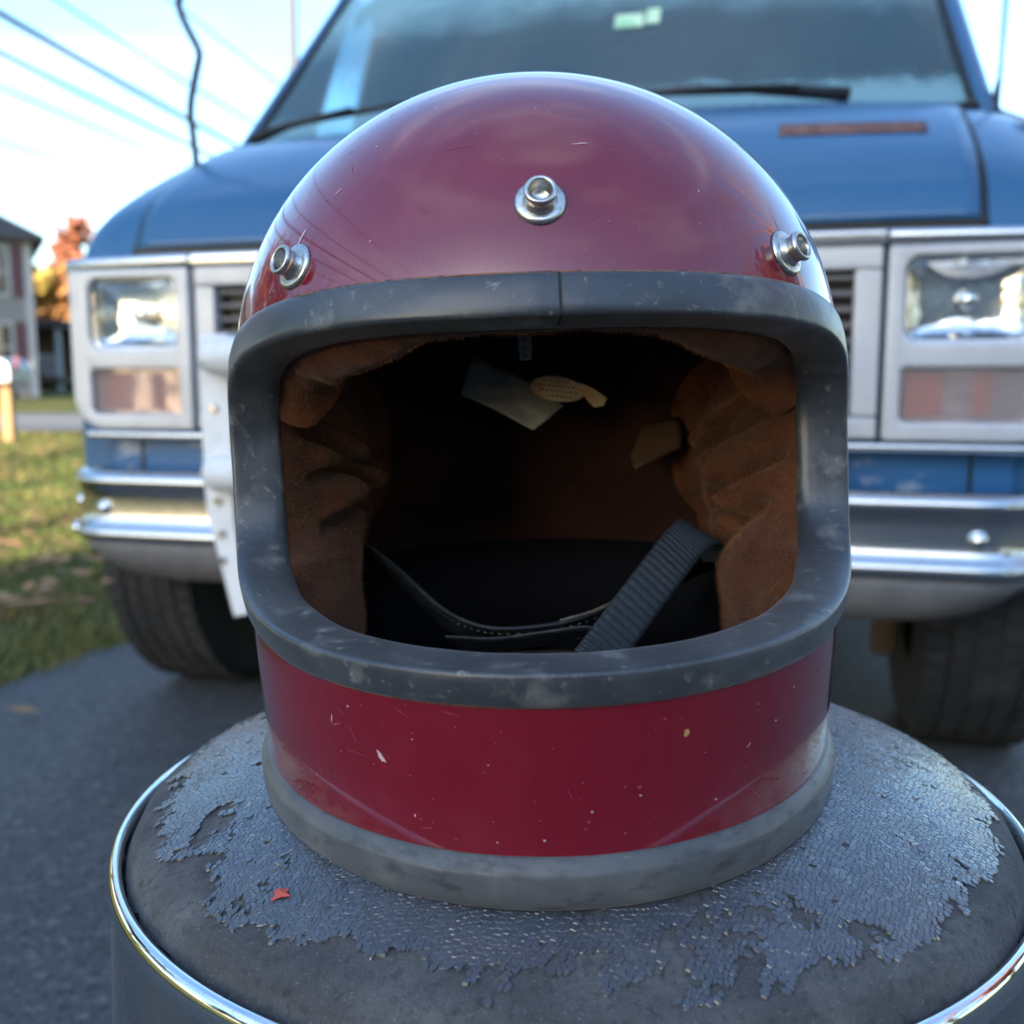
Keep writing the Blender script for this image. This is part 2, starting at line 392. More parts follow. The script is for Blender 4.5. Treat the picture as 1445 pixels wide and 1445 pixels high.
def grass_patch():
    rng = np.random.default_rng(3)
    n = 42000
    d = rng.random(n) ** 1.6
    y = 1.2 + d * 12.5
    ex = np.interp(y, [-0.9, 2.43, 2.89, 4.4, 8.5, 14.3], [-2.55, -1.25, -1.07, -0.6, 0.5, 2.0])
    x = ex + 0.05 * rng.random(n) ** 2 + 0.07 * np.sin(y * 9.0) * np.sin(y * 3.7) * 0.5 - rng.random(n) ** 1.3 * (2.0 + y * 0.55)
    a = rng.random(n) * 2 * PI
    h = 0.02 + 0.035 * rng.random(n)
    w = 0.0025 + 0.0004 * y
    lean = 0.03 * rng.normal(size=(n, 2))
    v = np.zeros((n, 3, 3))
    v[:, 0] = np.stack([x - np.cos(a) * w, y - np.sin(a) * w, np.zeros(n)], 1)
    v[:, 1] = np.stack([x + np.cos(a) * w, y + np.sin(a) * w, np.zeros(n)], 1)
    v[:, 2] = np.stack([x + lean[:, 0], y + lean[:, 1], h], 1)
    f = np.arange(n * 3).reshape(n, 3).tolist()
    tag(mesh('grass', v, f, M['grass_blade'], None, False), 'short green and straw grass beside the asphalt driveway', 'grass', kind='stuff')
    n = 2600
    y = 2.0 + rng.random(n) ** 1.2 * 11
    ex = np.interp(y, [-0.9, 2.43, 2.89, 4.4, 8.5, 14.3], [-2.55, -1.25, -1.07, -0.6, 0.5, 2.0])
    x = ex + 0.35 * rng.random(n) ** 4 - 0.02 - rng.random(n) * (2.0 + y * 0.55)
    keep = np.array([mnoise.noise(Vector((px * 0.5, py * 0.7, 9))) > -0.12 + 0.25 * (py < 3.1) for px, py in zip(x, y)])
    x, y = x[keep], y[keep]; n = len(x)
    a = rng.random(n) * 2 * PI; s = 0.025 + 0.03 * rng.random(n); z = 0.035 + 0.012 * rng.random(n)
    tilt = rng.normal(size=n) * 0.3
    v = np.zeros((n, 4, 3))
    for q, (cx_, cy_) in enumerate(((-1, 0), (0, -0.6), (1, 0), (0, 0.6))):
        v[:, q] = np.stack([x + s * (cx_ * np.cos(a) - cy_ * np.sin(a)), y + s * (cx_ * np.sin(a) + cy_ * np.cos(a)), z + s * cx_ * tilt * 0.6], 1)
    tag(mesh('fallen_leaves', v, np.arange(n * 4).reshape(n, 4).tolist(), M['dry_leaf'], None, False), 'brown and orange fallen leaves scattered over the lawn', 'leaves', kind='stuff')
grass_patch()

# ================================================================== stool
SX, SY = 0.0255, 0.452
CR = 0.1915
def cush_z(r):
    q = r / CR
    return 0.6060 - 0.0320 * q ** 3.1 - 0.010 * max(0, q - 0.965) / 0.035
stool = empty('bar_stool', (SX, SY, 0), label='round shop stool with cracked peeling black seat and chrome band', cat='stool')
mb = MB()
prof = [(CR * q, cush_z(CR * q)) for q in (0.0005, .1, .2, .3, .4, .5, .58, .65, .71, .77, .82, .86, .9, .93, .95, .97, .985, 1.0)] + [(CR * 0.999, 0.552), (CR * 0.99, 0.535)]
mb.lathe(prof, 160)
cush = mb.build('cushion', M['seat_fabric'], stool, True)

def vinyl_skin():
    """remaining vinyl: one raised grain cell per polygon, present only where the skin has not flaked off"""
    rng = np.random.default_rng(11)
    a = 0.00215
    rows = int(2 * CR / (a * 0.866)) + 2
    cols = int(2 * CR / a) + 3
    S = np.zeros((rows, cols, 2))
    for i in range(rows):
        S[i, :, 0] = -CR - a + a * (np.arange(cols) + 0.5 * (i % 2))
        S[i, :, 1] = -CR + a * 0.866 * i
    S += rng.normal(size=S.shape) * a * 0.27
    V, F = [], []
    nz = mnoise.noise
    for i in range(rows):
        for j in range(cols):
            x, y = S[i, j]
            S[i, j, 0] += 0.0030 * nz(Vector((x * 55, y * 55, 20))) + 0.0010 * nz(Vector((x * 170, y * 170, 23)))
            S[i, j, 1] += 0.0030 * nz(Vector((x * 55, y * 55, 31))) + 0.0010 * nz(Vector((x * 170, y * 170, 37)))
    def n3(x, y, s, o): return nz(Vector((x * s, y * s, o)))
    hc = lambda x, y: cush_z(math.hypot(x, y))
    for i in range(1, rows - 1):
        for j in range(1, cols - 1):
            x, y = S[i, j]
            r = math.hypot(x, y)
            if r > CR * 0.94 or r < 0.075: continue
            if y > 0.07 and abs(x) < 0.1: continue
            ang = math.atan2(y, x)
            # worn areas: front middle is mostly bare, both flanks keep their skin, the rim is bare
            keep = 0.50 + 0.46 * n3(x, y, 26, 1.3) + 0.66 * n3(x, y, 62, 4.7) + 0.42 * n3(x, y, 150, 8.1)
            if rng.random() < 0.012: keep -= 0.5
            keep += 0.26 * sstep(0.03, 0.11, x) + 0.16 * sstep(0.05, 0.11, -x)
            keep -= 0.22 * sstep(0.0, -0.10, y) * sstep(0.10, 0.03, abs(x - 0.02)) * sstep(0.125, 0.15, r)
            keep -= 0.55 * sstep(CR * 0.84, CR * 0.96, r)
            
            if keep < 0.16: continue
            sh = 0 if i % 2 == 0 else 1
            nb = [S[i, j + 1], S[i + 1, j + sh], S[i + 1, j - 1 + sh], S[i, j - 1], S[i - 1, j - 1 + sh], S[i - 1, j + sh]]
            cor = [(S[i, j] + nb[k] + nb[(k + 1) % 6]) / 3 for k in range(6)]
            lift = 0.0005 + 0.0010 * max(0, 0.34 - keep) / 0.16 * (0.4 + 0.6 * abs(n3(x, y, 240, 2)))
            tx_, ty_, tl = rng.normal(), rng.normal(), 0.05
            b = len(V)
            for c in cor: V.append((c[0], c[1], hc(c[0], c[1]) + 0.00034))
            for c in cor:
                q = S[i, j] + (c - S[i, j]) * 0.86
                V.append((q[0], q[1], hc(q[0], q[1]) + lift + 0.00006 + tl * ((q[0] - x) * tx_ + (q[1] - y) * ty_)))
            V.append((x, y, hc(x, y) + lift + 0.00010))
            for k in range(6):
                k2 = (k + 1) % 6
                F.append((b + k, b + k2, b + 6 + k2, b + 6 + k))
                F.append((b + 6 + k, b + 6 + k2, b + 12))
    o = mesh('vinyl_skin', V, F, M['vinyl'], stool, False, label='cracked remains of shiny black vinyl flaking off', kind='stuff')
    return o
vinyl_skin()
mb = MB()
mb.lathe([(0.1910, 0.546), (0.1918, 0.5650), (0.1926, 0.5680), (0.1944, 0.5694), (0.1962, 0.5686), (0.1976, 0.5658), (0.1980, 0.5620), (0.1976, 0.5590), (0.1962, 0.557)], 160)
mb.build('chrome_lip', M['chrome'], stool, True)
M['brushed'] = pmat('brushed', (0.50, 0.51, 0.53), 0.26, 1.0, layers=[(40, 0.45, 0.7, (0.36, 0.37, 0.39), 0.4, (1, 1, 0.05))], bumps=[('noise', 300, 0.15, 0.0005, (1, 1, 0.03))])
MB().lathe([(0.1964, 0.5590), (0.1968, 0.5560), (0.1992, 0.492), (0.1985, 0.488), (0.190, 0.488)], 160).build('chrome_band', M['brushed'], stool, True)
# torn fabric welt in the gap between cushion and band
pts = []
for k in range(181):
    a = 2 * PI * k / 180
    r = 0.1898 + 0.0010 * mnoise.noise(Vector((math.cos(a) * 9, math.sin(a) * 9, 0)))
    pts.append((r * math.cos(a), r * math.sin(a), 0.5625 + 0.0022 * mnoise.noise(Vector((math.cos(a) * 14, math.sin(a) * 14, 5)))))
MB().tube(pts, 0.0026, 8, False).build('welt', M['black_foam'], stool, True)
MB().lathe([(0.0005, 0.5), (0.15, 0.5), (0.186, 0.512), (0.186, 0.53)], 64).build('seat_pan', M['black_metal'], stool, True)
for k in range(4):
    a = PI / 4 + k * PI / 2
    MB().tube([(0.12 * math.cos(a), 0.12 * math.sin(a), 0.5), (0.20 * math.cos(a), 0.20 * math.sin(a), 0.03), (0.203 * math.cos(a), 0.203 * math.sin(a), 0.012)], 0.0125, 14).build('leg', M['chrome'], stool, True)
MB().tube([(0.181 * math.cos(2 * PI * k / 64), 0.181 * math.sin(2 * PI * k / 64), 0.15) for k in range(65)], 0.008, 10, False).build('foot_ring', M['chrome'], stool, True)

# ================================================================== helmet
HB = 0.5935
AZ, EN, W0, F0, B0, WB, FM, FB = 0.1211, 2.0334, 0.1271, 0.1239, 0.1349, 0.1196, 0.160, 0.1502
ZC = 0.1680
HROLL = R(-1.6)
helmet = empty('helmet', (0.0150, 0.455, HB), (0, HROLL, R(0.8)), label='maroon vintage full face motorcycle helmet with open eyeport', cat='helmet')

def surf(psi, z, d=0.0):
    """outer shell point at angle psi from the front (radians, + to the right), height z, pushed in by d"""
    t = min(1, max(0, (ZC - z) / ZC)); q = min(1, max(0, (z - ZC) / AZ))
    k = (1 - q ** EN) ** (1 / EN)
    s = min(1, t * 2); s = s * s * (3 - 2 * s)
    s2 = min(1, max(0, t * 2 - 1)); s2 = s2 * s2 * (3 - 2 * s2)
    w = (W0 - (W0 - WB) * t ** 1.6) * k
    F = (F0 + (FM - F0) * s + (FB - FM) * s2) * k
    B = (B0 - 0.02 * t * t) * k
    c, sn = math.sin(psi), -math.cos(psi)
    p = Vector((w * c, (F if sn < 0 else B) * sn, z))
    if d: p -= surf_n(psi, z) * d
    return p
def surf_n(psi, z):
    e = 1e-4
    zz = min(z, ZC + AZ * 0.985)
    a = surf(psi + e, zz) - surf(psi - e, zz)
    b = surf(psi, zz + e) - surf(psi, zz - e)
    n = a.cross(b)
    return n.normalized() if n.length > 0 else Vector((0, 0, 1))
OP_PSI, OP_Z, OP_H = R(75.5), 0.1327, 0.0520
def op_val(psi, z):
    dz = (z - OP_Z) / OP_H
    p = 3.2 if dz > 0 else 3.9
    return (abs(psi) / OP_PSI) ** p + abs(dz) ** p
def op_curve(n, start=PI / 2):
    """opening curve, resampled evenly; begins at the top centre"""
    raw = []
    for k in range(1440):
        a = start + 2 * PI * k / 1440
        c, s = math.cos(a), math.sin(a)
        p = 3.2 if s > 0 else 3.9
        raw.append((OP_PSI * math.copysign(abs(c) ** (2 / p), c), OP_Z + OP_H * math.copysign(abs(s) ** (2 / p), s)))
    P = [surf(*q) for q in raw]
    L = [0]
    for i in range(1440): L.append(L[-1] + (P[(i + 1) % 1440] - P[i]).length)
    out = []
    j = 0
    for k in range(n):
        t = L[-1] * k / n
        while L[j + 1] < t: j += 1
        u = (t - L[j]) / (L[j + 1] - L[j])
        a, b = raw[j], raw[(j + 1) % 1440]
        out.append((a[0] + (b[0] - a[0]) * u, a[1] + (b[1] - a[1]) * u))
    return out

def shell_grid(d, hole, name, mat, zmin=0.004, step=1.0, flip=False):
    NT = int(360 * step)
    zs = [zmin + (ZC - zmin) * i / int(100 * step) for i in range(int(100 * step))]
    zs += [ZC + AZ * math.sin(PI / 2 * i / int(110 * step)) for i in range(int(110 * step) + 1)]
    V, F = [], []
    sc_ = 1.0
    for z in zs:
        for k in range(NT):
            psi = -PI + 2 * PI * (k + 0.0) / NT
            if d == 0: V.append(surf(psi, z))
            else:
                p = surf(psi, z)
                f_ = 1 - d / 0.13
                V.append(Vector((p.x * f_, p.y * (1 - d / 0.145), ZC + (z - ZC) * (f_ if z > ZC else 1))))
    for i in range(len(zs) - 1):
        zm = (zs[i] + zs[i + 1]) / 2
        for k in range(NT):
            psi = -PI + 2 * PI * (k + 0.5) / NT
            if op_val(psi, zm) < hole: continue
            q = (i * NT + k, i * NT + (k + 1) % NT, (i + 1) * NT + (k + 1) % NT, (i + 1) * NT + k)
            F.append(q[::-1] if flip else q)
    return mesh(name, V, F, mat, helmet, True)
shell = shell_grid(0, 1.13, 'shell', M['helmet_paint'], step=1.5)
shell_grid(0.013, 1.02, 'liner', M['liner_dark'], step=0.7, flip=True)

def sweep(name, pts, nrm, out, prof, mat, closed=True, var=None, parent=None):
    """profile (u outward in the surface, n along the normal) carried along points"""
    P = []
    for i, (p, n, u) in enumerate(zip(pts, nrm, out)):
        row = []
        for k, (a, b) in enumerate(prof):
            da, db = var(i, k) if var else (0, 0)
            row.append(p + u * (a + da) + n * (b + db))
        P.append(row)
    return MB().grid(P, closed_u=closed).build(name, mat, parent or helmet, True)

def make_gasket():
    n = 420
    oc = op_curve(n)
    # open sweep with the butt joint at the top centre, a little to the right
    sh = 2
    oc = oc[-sh:] + oc[:-sh] if sh else oc
    pts = [surf(*q) for q in oc]
    nr = [surf_n(*q) for q in oc]
    out = []
    for i in range(n):
        t = (pts[(i + 1) % n] - pts[i - 1]).normalized()
        u = t.cross(nr[i]).normalized()
        c = surf(0, OP_Z)
        if u.dot(pts[i] - Vector((0, pts[i].y, OP_Z))) < 0: u = -u
        out.append(u)
    # smooth outward vectors a little
    pts2 = pts + [pts[0] + (pts[0] - pts[-1]) * 0.0]
    out2, nr2 = out + [out[0]], nr + [nr[0]]
    pr = [(14.4, -0.6), (14.7, 0.6), (14.2, 1.5), (13.0, 2.1), (10.5, 2.8), (7.0, 3.4), (4, 3.8), (2.0, 3.9), (1.1, 3.7), (0.5, 3.2), (0.2, 2.4), (0.0, 0.5), (-0.4, -4), (-0.7, -8), (-0.9, -11.5), (-0.6, -14.4), (0.6, -16.2), (3.0, -17)]
    pr = [(a / 1000, b / 1000) for a, b in pr]
    N = len(pts2)
    def var(i, k):
        w = 0.00028 * mnoise.noise(Vector((i * 0.09, k * 0.5, 0))) + 0.0005 * mnoise.noise(Vector((i * 0.03, 0, 7)))
        zf = 1.0
        if pts2[i].z < OP_Z: zf = 1.0 - 0.19 * sstep(0, 0.04, OP_Z - pts2[i].z)
        e = 0.0
        j = min(i, N - 1 - i)
        if j < 4: e = -0.0006 * (4 - j) / 4       # the two cut ends pull in slightly
        return pr[k][0] * (zf - 1) + w * 0.5, w + e
    g = sweep('eyeport_gasket', pts2, nr2, out2, pr, M['rubber'], closed=False, var=var)
    # fine glue line where the rubber flange meets the paint
    MB().tube([p + u * 0.0148 * (1.0 + (-0.19 * sstep(0, 0.04, OP_Z - p.z) if p.z < OP_Z else 0)) + m_ * 0.0001 for p, u, m_ in zip(pts, out, nr)] + [pts[0] + out[0] * 0.0148], 0.00038, 5, False).build('glue_line', M['glue'], g, True)
    # dark slit of the joint
    prj = [p for p in pr[1:14]]
    jp = [[pts2[0] + out2[0] * a + nr2[0] * (b + 0.00015) + (Vector((1, 0, 0)) * s * 0.00035) for a, b in prj] for s in (-1, 1)]
    MB().grid(jp).build('joint', M['ink'], g, True)
make_gasket()

def make_base_gasket():
    n = 360
    pts, nr, out = [], [], []
    for k in range(n):
        psi = -PI + 2 * PI * k / n
        pts.append(surf(psi, 0.0)); m_ = surf_n(psi, 0.004); m_ = Vector((m_.x, m_.y, 0)).normalized(); nr.append(m_); out.append(Vector((0, 0, 1)))
    pr = [(17.5, -0.5), (17.8, 1.0), (17.2, 2.2), (13.4, 4.3), (12.9, 4.55), (12.5, 4.65), (11.5, 4.7), (5, 4.4), (1.6, 3.2), (0, 1.6), (-0.6, -1), (-0.4, -5), (1, -9), (6, -11.5), (14, -12)]
    pr = [(a / 1000, b / 1000) for a, b in pr]
    def var(i, k):
        return 0, 0.0003 * mnoise.noise(Vector((math.cos(i * 2 * PI / n) * 6, math.sin(i * 2 * PI / n) * 6, k * 0.2)))
    g = sweep('base_gasket', pts, nr, out, pr, M['rubber_base'], True, var)
    MB().tube([p + Vector((0, 0, 0.0179)) + m_ * 0.0001 for p, m_ in zip(pts, nr)] + [pts[0] + Vector((0, 0, 0.0179))], 0.0004, 5, False).build('glue_line', M['glue'], g, True)
make_base_gasket()

def orient(p, n):
    q = n.to_track_quat('Z', 'Y').to_matrix().to_4x4()
    return Matrix.Translation(p) @ q
def snap(psi, z, k):
    p, n = surf(psi, z), surf_n(psi, z)
    Mx = orient(p, n)
    s = MB().lathe([(0.0001, 0.0012), (0.0052, 0.0012), (0.0072, 0.0013), (0.0081, 0.0008), (0.0084, 0.0002), (0.0084, -0.0006)], 40, Mx).build('snap_post', M['nickel'], helmet, True)
    MB().lathe([(0.0001, 0.0016), (0.0034, 0.0017), (0.0036, 0.0022), (0.0037, 0.0062), (0.0040, 0.0070), (0.0046, 0.0073), (0.0052, 0.0070), (0.0055, 0.0062), (0.0054, 0.0054), (0.0048, 0.0046), (0.0047, 0.0030), (0.0051, 0.0020), (0.0058, 0.0011)], 40, Mx).build('socket', M['nickel'], s, True)
    MB().lathe([(0.0001, 0.0001), (0.0086, 0.00012), (0.0087, -0.0004)], 32, orient(p, n)).build('washer', M['rubber'], s, True)
snap(R(-0.6), 0.2225, 0)
snap(R(-46.5), 0.2075, 1)
snap(R(46.5), 0.2075, 2)

# --- soft brown padding inside
def pad_fibres(P, mat, parent, count, seed, length=0.0014):
    rng = np.random.default_rng(seed)
    A = np.array([[tuple(p) for p in row] for row in P])
    a, b = A.shape[:2]
    u = rng.random(count) * (a - 1.001); v = rng.random(count) * (b - 1.001)
    i, j = u.astype(int), v.astype(int); fu, fv = (u - i)[:, None], (v - j)[:, None]
    p = (A[i, j] * (1 - fu) * (1 - fv) + A[i + 1, j] * fu * (1 - fv) + A[i, j + 1] * (1 - fu) * fv + A[i + 1, j + 1] * fu * fv)
    n = np.cross(A[i + 1, j] - A[i, j], A[i, j + 1] - A[i, j])
    n /= np.linalg.norm(n, axis=1)[:, None] + 1e-12
    flip = np.sign(-(n[:, 0] * p[:, 0] + n[:, 1] * (p[:, 1] - 0.0) + 0.3 * n[:, 2] * (p[:, 2] - 0.15)))[:, None]
    n = n * np.where(flip == 0, 1, flip)
    dirs = n * 0.8 + rng.normal(size=(count, 3)) * 0.45 + np.array([0, -0.1, -0.35])
    dirs /= np.linalg.norm(dirs, axis=1)[:, None]
    side = np.cross(dirs, rng.normal(size=(count, 3))); side /= np.linalg.norm(side, axis=1)[:, None] + 1e-9
    L = length * (0.5 + rng.random(count))[:, None]
    w = 0.00009
    V = np.stack([p - side * w, p + side * w, p + dirs * L], 1)
    return tag(mesh('pile_fibres', V, np.arange(count * 3).reshape(-1, 3).tolist(), mat, parent, False), kind='stuff')

def cheek_pad(sgn, folds, seed):
    NZ, NT = 110, 90
    P = []
    for i in range(NZ):
        s = i / (NZ - 1)
        z = 0.018 + s * (0.181 - 0.018)
        # where the pad tucks in behind the gasket
        dz = (z - OP_Z) / OP_H
        p = 3.2 if dz > 0 else 3.9
        q = 1 - min(1, abs(dz)) ** p
        ps0 = OP_PSI * max(0.0, q) ** (1 / p)
        low = R(52) + R(16) * sstep(0.02, 0.10, z)
        ps0 = max(ps0, R(55) if dz > 0 else low)
        ps0 = min(ps0, R(75.5)) + R(0.8)
        row = []
        thick = 0.043 - 0.020 * sstep(0.125, 0.176, z) - 0.006 * sstep(0.06, 0.02, z)
        for j in range(NT):
            t = j / (NT - 1)
            psi = ps0 + R(62) * t
            bump = math.sin(min(1, t / 0.42) * PI / 2) ** 0.75 if t < 0.42 else 1 - 1.10 * sstep(0.42, 1.0, t)
            d = 0.0160 + (thick - 0.0160) * bump
            for (z0, sl, w, dep, t0, t1) in folds:
                dd = (z - (z0 + sl * t)) / w
                if abs(dd) < 9:
                    m_ = sstep(t0 - 0.05, t0 + 0.05, t) * sstep(t1 + 0.1, t1 - 0.05, t)
                    d -= dep * 1.3 * math.exp(-dd * dd) * m_
                    d += dep * 0.42 * math.exp(-((dd - 3.0) / 2.3) ** 2) * m_
            d += 0.0020 * mnoise.noise(Vector((z * 60, t * 6, seed))) * sstep(0, 0.15, t)
            pt = surf(psi, z) - surf_n(psi, z) * d
            pt.x *= sgn
            row.append(pt)
        P.append(row)
    o = MB().grid(P).build('cheek_pad', M['pile'], helmet, True)
    pad_fibres([r[:62] for r in P], M['pile_light'], o, 26000, seed, 0.0019)
cheek_pad(-1, [(0.176, -0.10, 0.0026, 0.010, 0.02, 0.6), (0.158, -0.10, 0.0028, 0.013, 0.0, 0.6), (0.124, 0.012, 0.0026, 0.011, 0.10, 0.6), (0.101, 0.02, 0.0030, 0.014, 0.14, 0.65), (0.142, 0.03, 0.003, 0.006, 0.1, 0.4)], 2)
cheek_pad(1, [(0.169, -0.07, 0.0024, 0.008, 0.0, 0.5), (0.155, -0.05, 0.0028, 0.014, 0.0, 0.6), (0.162, -0.03, 0.0016, 0.005, 0.0, 0.25), (0.134, -0.07, 0.003, 0.008, 0.05, 0.5), (0.116, -0.07, 0.0034, 0.006, 0.1, 0.45), (0.083, 0.06, 0.004, 0.009, 0.25, 0.65)], 5)

def brow_pad():
    P = []
    for i in range(120):
        psi = R(-75) + R(150) * i / 119
        row = []
        cf = abs(psi) / R(75)
        z0 = OP_Z + OP_H * max(0.0, 1 - min(1, abs(psi) / OP_PSI) ** 3.2) ** (1 / 3.2) + 0.0035
        bulge = 0.006 + 0.013 * sstep(0.22, 0.58, cf) * sstep(1.02, 0.70, cf) + 0.003 * mnoise.noise(Vector((psi * 5, 2, 0)))
        for j in range(40):
            t = j / 39
            z = z0 - bulge * math.sin(PI * min(1, t * 1.15)) ** 0.8 + 0.030 * t * t + 0.0016 * mnoise.noise(Vector((psi * 12, t * 4, 1)))
            d = 0.0165 + 0.036 * t
            row.append(surf(psi, z) - surf_n(psi, min(z, 0.2)) * d)
        P.append(row)
    o = MB().grid(P).build('brow_pad', M['pile'], helmet, True)
    pad_fibres([r[:24] for r in P], M['pile_light'], o, 8000, 9)
brow_pad()

# back-of-head padding and neck roll, dark against the light
P = []
for i in range(60):
    psi = R(100) + R(160) * i / 59
    row = []
    for j in range(24):
        t = j / 23
        z = 0.012 + 0.062 * t
        d = 0.012 + 0.020 * math.sin(PI * t) ** 0.7
        row.append(surf(psi, z) - surf_n(psi, z) * d)
    P.append(row)
MB().grid(P).build('neck_roll', M['black_foam'], helmet, True)

def ribbon(name, path, wdir, width, thick, mat, n=80, rib=0, parent=None, ribh=0.0):
    c = catmull(path, n)
    wd = catmull(wdir, n) if isinstance(wdir, list) else [np.array(wdir, float)] * (n + 1)
    top, bot = [], []
    P = []
    for i in range(n + 1):
        t = c[min(i + 1, n)] - c[max(i - 1, 0)]
        t /= np.linalg.norm(t)
        w = wd[i] - t * np.dot(wd[i], t); w /= np.linalg.norm(w)
        nn = np.cross(t, w)
        hb = thick / 2
        if rib: hb += ribh * (abs(math.sin(PI * i * rib / n)) ** 0.6)
        row = []
        K = 8
        for k in range(K + 1):
            a = -1 + 2 * k / K
            row.append(Vector(c[i] + w * width / 2 * a + nn * hb * (1 - 0.5 * abs(a) ** 6)))
        for k in range(K + 1):
            a = 1 - 2 * k / K
            row.append(Vector(c[i] + w * width / 2 * a - nn * hb * (1 - 0.5 * abs(a) ** 6)))
        P.append(row)
    return MB().grid(P, closed_v=True).build(name, mat, parent or helmet, True)

# chin strap: a stitched leather band sagging across, seen nearly edge on
sp = [Vector(q) for q in ((-0.0999, 0.0464, 0.0927), (-0.0813, 0.0332, 0.0838), (-0.0626, 0.0109, 0.0739), (-0.0456, -0.0093, 0.0627), (-0.0313, -0.0215, 0.0573), (-0.0161, -0.0268, 0.0557), (0.0068, -0.0251, 0.057), (0.0261, -0.0153, 0.0603), (0.0544, 0.0063, 0.0692), (0.0779, 0.0259, 0.0751), (0.1024, 0.0436, 0.0771))]
st = ribbon('chin_strap', sp, (0, 0.80, -0.62), 0.020, 0.0022, M['leather_strap'], 120)
off = Vector((0, -0.80 * 0.0102, 0.62 * 0.0102))
MB().tube([Vector(p) + off for p in catmull(sp, 120)], 0.0011, 6).build('strap_edge', M['leather_strap'], st, True)
seg = catmull([p + off + Vector((0, 0.0002, 0.0007)) for p in sp[6:]], 60)
MB().tube([Vector(p) for p in seg], 0.0010, 6).build('strap_edge', M['strap_edge'], st, True)
path = catmull([p + off * 0.72 + Vector((0, -0.0010, -0.0009)) for p in sp], 150)
for i in range(6, 148, 3):
    MB().tube([Vector(path[i]), Vector(path[i]).lerp(Vector(path[i + 1]), 1.1)], 0.00035, 5).build('stitch', M['strap_edge'], st, True)
lp = [Vector(q) for q in ((-0.0387, -0.0294, 0.0553), (-0.0206, -0.0367, 0.056), (-0.0001, -0.043, 0.0597), (0.0144, -0.0452, 0.0619), (0.0192, -0.0432, 0.0601), (0.0164, -0.0372, 0.0568), (0.0003, -0.031, 0.0541))]
ribbon('strap_end', lp, (0, 0.85, -0.5), 0.018, 0.002, M['leather_strap'], 60)
# nylon webbing with raised ribs
wp = [Vector(q) for q in ((0.0169, -0.0632, 0.053), (0.0235, -0.0573, 0.0592), (0.0354, -0.0455, 0.0705), (0.0486, -0.0316, 0.0821), (0.0593, -0.0188, 0.0908), (0.0661, -0.0089, 0.0946), (0.0717, 0.001, 0.0945), (0.0769, 0.011, 0.0888), (0.0788, 0.0169, 0.0784))]
ribbon('webbing_strap', wp, (0.82, 0.05, -0.55), 0.0185, 0.0012, M['webbing'], 330, rib=44, ribh=0.00095)

# tags hanging under the crown
def patch(name, outline, mat, th=0.0006, parent=None, curl=0.0):
    pts = [Vector(q) for q in outline]
    c = sum(pts, Vector()) / len(pts)
    n_ = len(pts)
    V = list(pts) + [c + Vector((0, curl, 0))]
    F = [(i, (i + 1) % n_, n_) for i in range(n_)]
    o = mesh(name, V, F, mat, parent or helmet, True)
    s = o.modifiers.new('sub', 'SUBSURF'); s.subdivision_type = 'SIMPLE'; s.levels = s.render_levels = 2
    m_ = o.modifiers.new('solid', 'SOLIDIFY'); m_.thickness = th
    return o
patch('cloth_tag', [(-0.0289, 0.0855, 0.1792), (-0.0357, 0.0706, 0.1584), (-0.0179, 0.0603, 0.1504), (-0.0001, 0.0501, 0.1405), (0.0073, 0.05, 0.1458), (0.015, 0.0549, 0.1517), (0.004, 0.07, 0.1613), (-0.0173, 0.0853, 0.1727)], M['cloth_white'], curl=0.004)
ov = [(0.0249, 0.0377, 0.158), (0.0243, 0.0379, 0.1599), (0.0226, 0.0385, 0.1619), (0.0197, 0.0394, 0.1637), (0.0162, 0.0406, 0.1651), (0.0122, 0.0419, 0.166), (0.0081, 0.0432, 0.1664), (0.0045, 0.0444, 0.1661), (0.0015, 0.0453, 0.1652), (-0.0004, 0.0459, 0.1638), (-0.0011, 0.0461, 0.162), (-0.0005, 0.0459, 0.16), (0.0013, 0.0453, 0.158), (0.0042, 0.0444, 0.1562), (0.0079, 0.0432, 0.1548), (0.0119, 0.0419, 0.1539), (0.0159, 0.0406, 0.1536), (0.0195, 0.0394, 0.1539), (0.0224, 0.0385, 0.1548), (0.0243, 0.0379, 0.1562)]
tg = patch('oval_label', ov, M['tag_paper'])
patch('label_end', [(0.0224, 0.0388, 0.1627), (0.0287, 0.0347, 0.1596), (0.0347, 0.0316, 0.1551), (0.0328, 0.0296, 0.1516), (0.0281, 0.0297, 0.1511), (0.0245, 0.0337, 0.1554)], M['tag_paper'], parent=tg)
# the print on the oval label is too small to read in the picture: short dark strokes
rr = random.Random(4)
LO, LX, LZ = Vector((0.011900, 0.039300, 0.160000)), Vector((0.000335, -0.000005, -0.000050)), Vector((-0.000010, 0.000000, -0.000340))     # label centre and its two axes, per quarter millimetre
for row, (y0, x0, x1) in enumerate(((-11, -21, 19), (-4, -29, 31), (3, -25, 31), (10, -15, 25))):
    x = x0
    while x < x1:
        L = rr.uniform(3, 7)
        MB().tube([LO + LX * x + LZ * y0, LO + LX * (x + L * 0.7) + LZ * y0], 0.00038, 4).build('print', M['ink'], tg, True)
        x += L + 1.5
sz = patch('size_label', [(-0.0058, 0.0452, 0.1898), (-0.0004, 0.0451, 0.1897), (0.0002, 0.0391, 0.1817), (-0.0005, 0.0351, 0.174), (-0.0035, 0.0351, 0.1738), (-0.0058, 0.0352, 0.1742), (-0.0065, 0.0392, 0.1819)], M['cloth_white'])
for a_, b_ in (((-0.0043, 0.0326, 0.184), (-0.0026, 0.0324, 0.1832)), ((-0.0044, 0.0326, 0.18), (-0.0027, 0.0324, 0.1793)), ((-0.0045, 0.0326, 0.1767), (-0.0028, 0.0324, 0.176))):
    MB().tube([a_, b_], 0.0005, 4).build('print', M['ink'], sz, True)
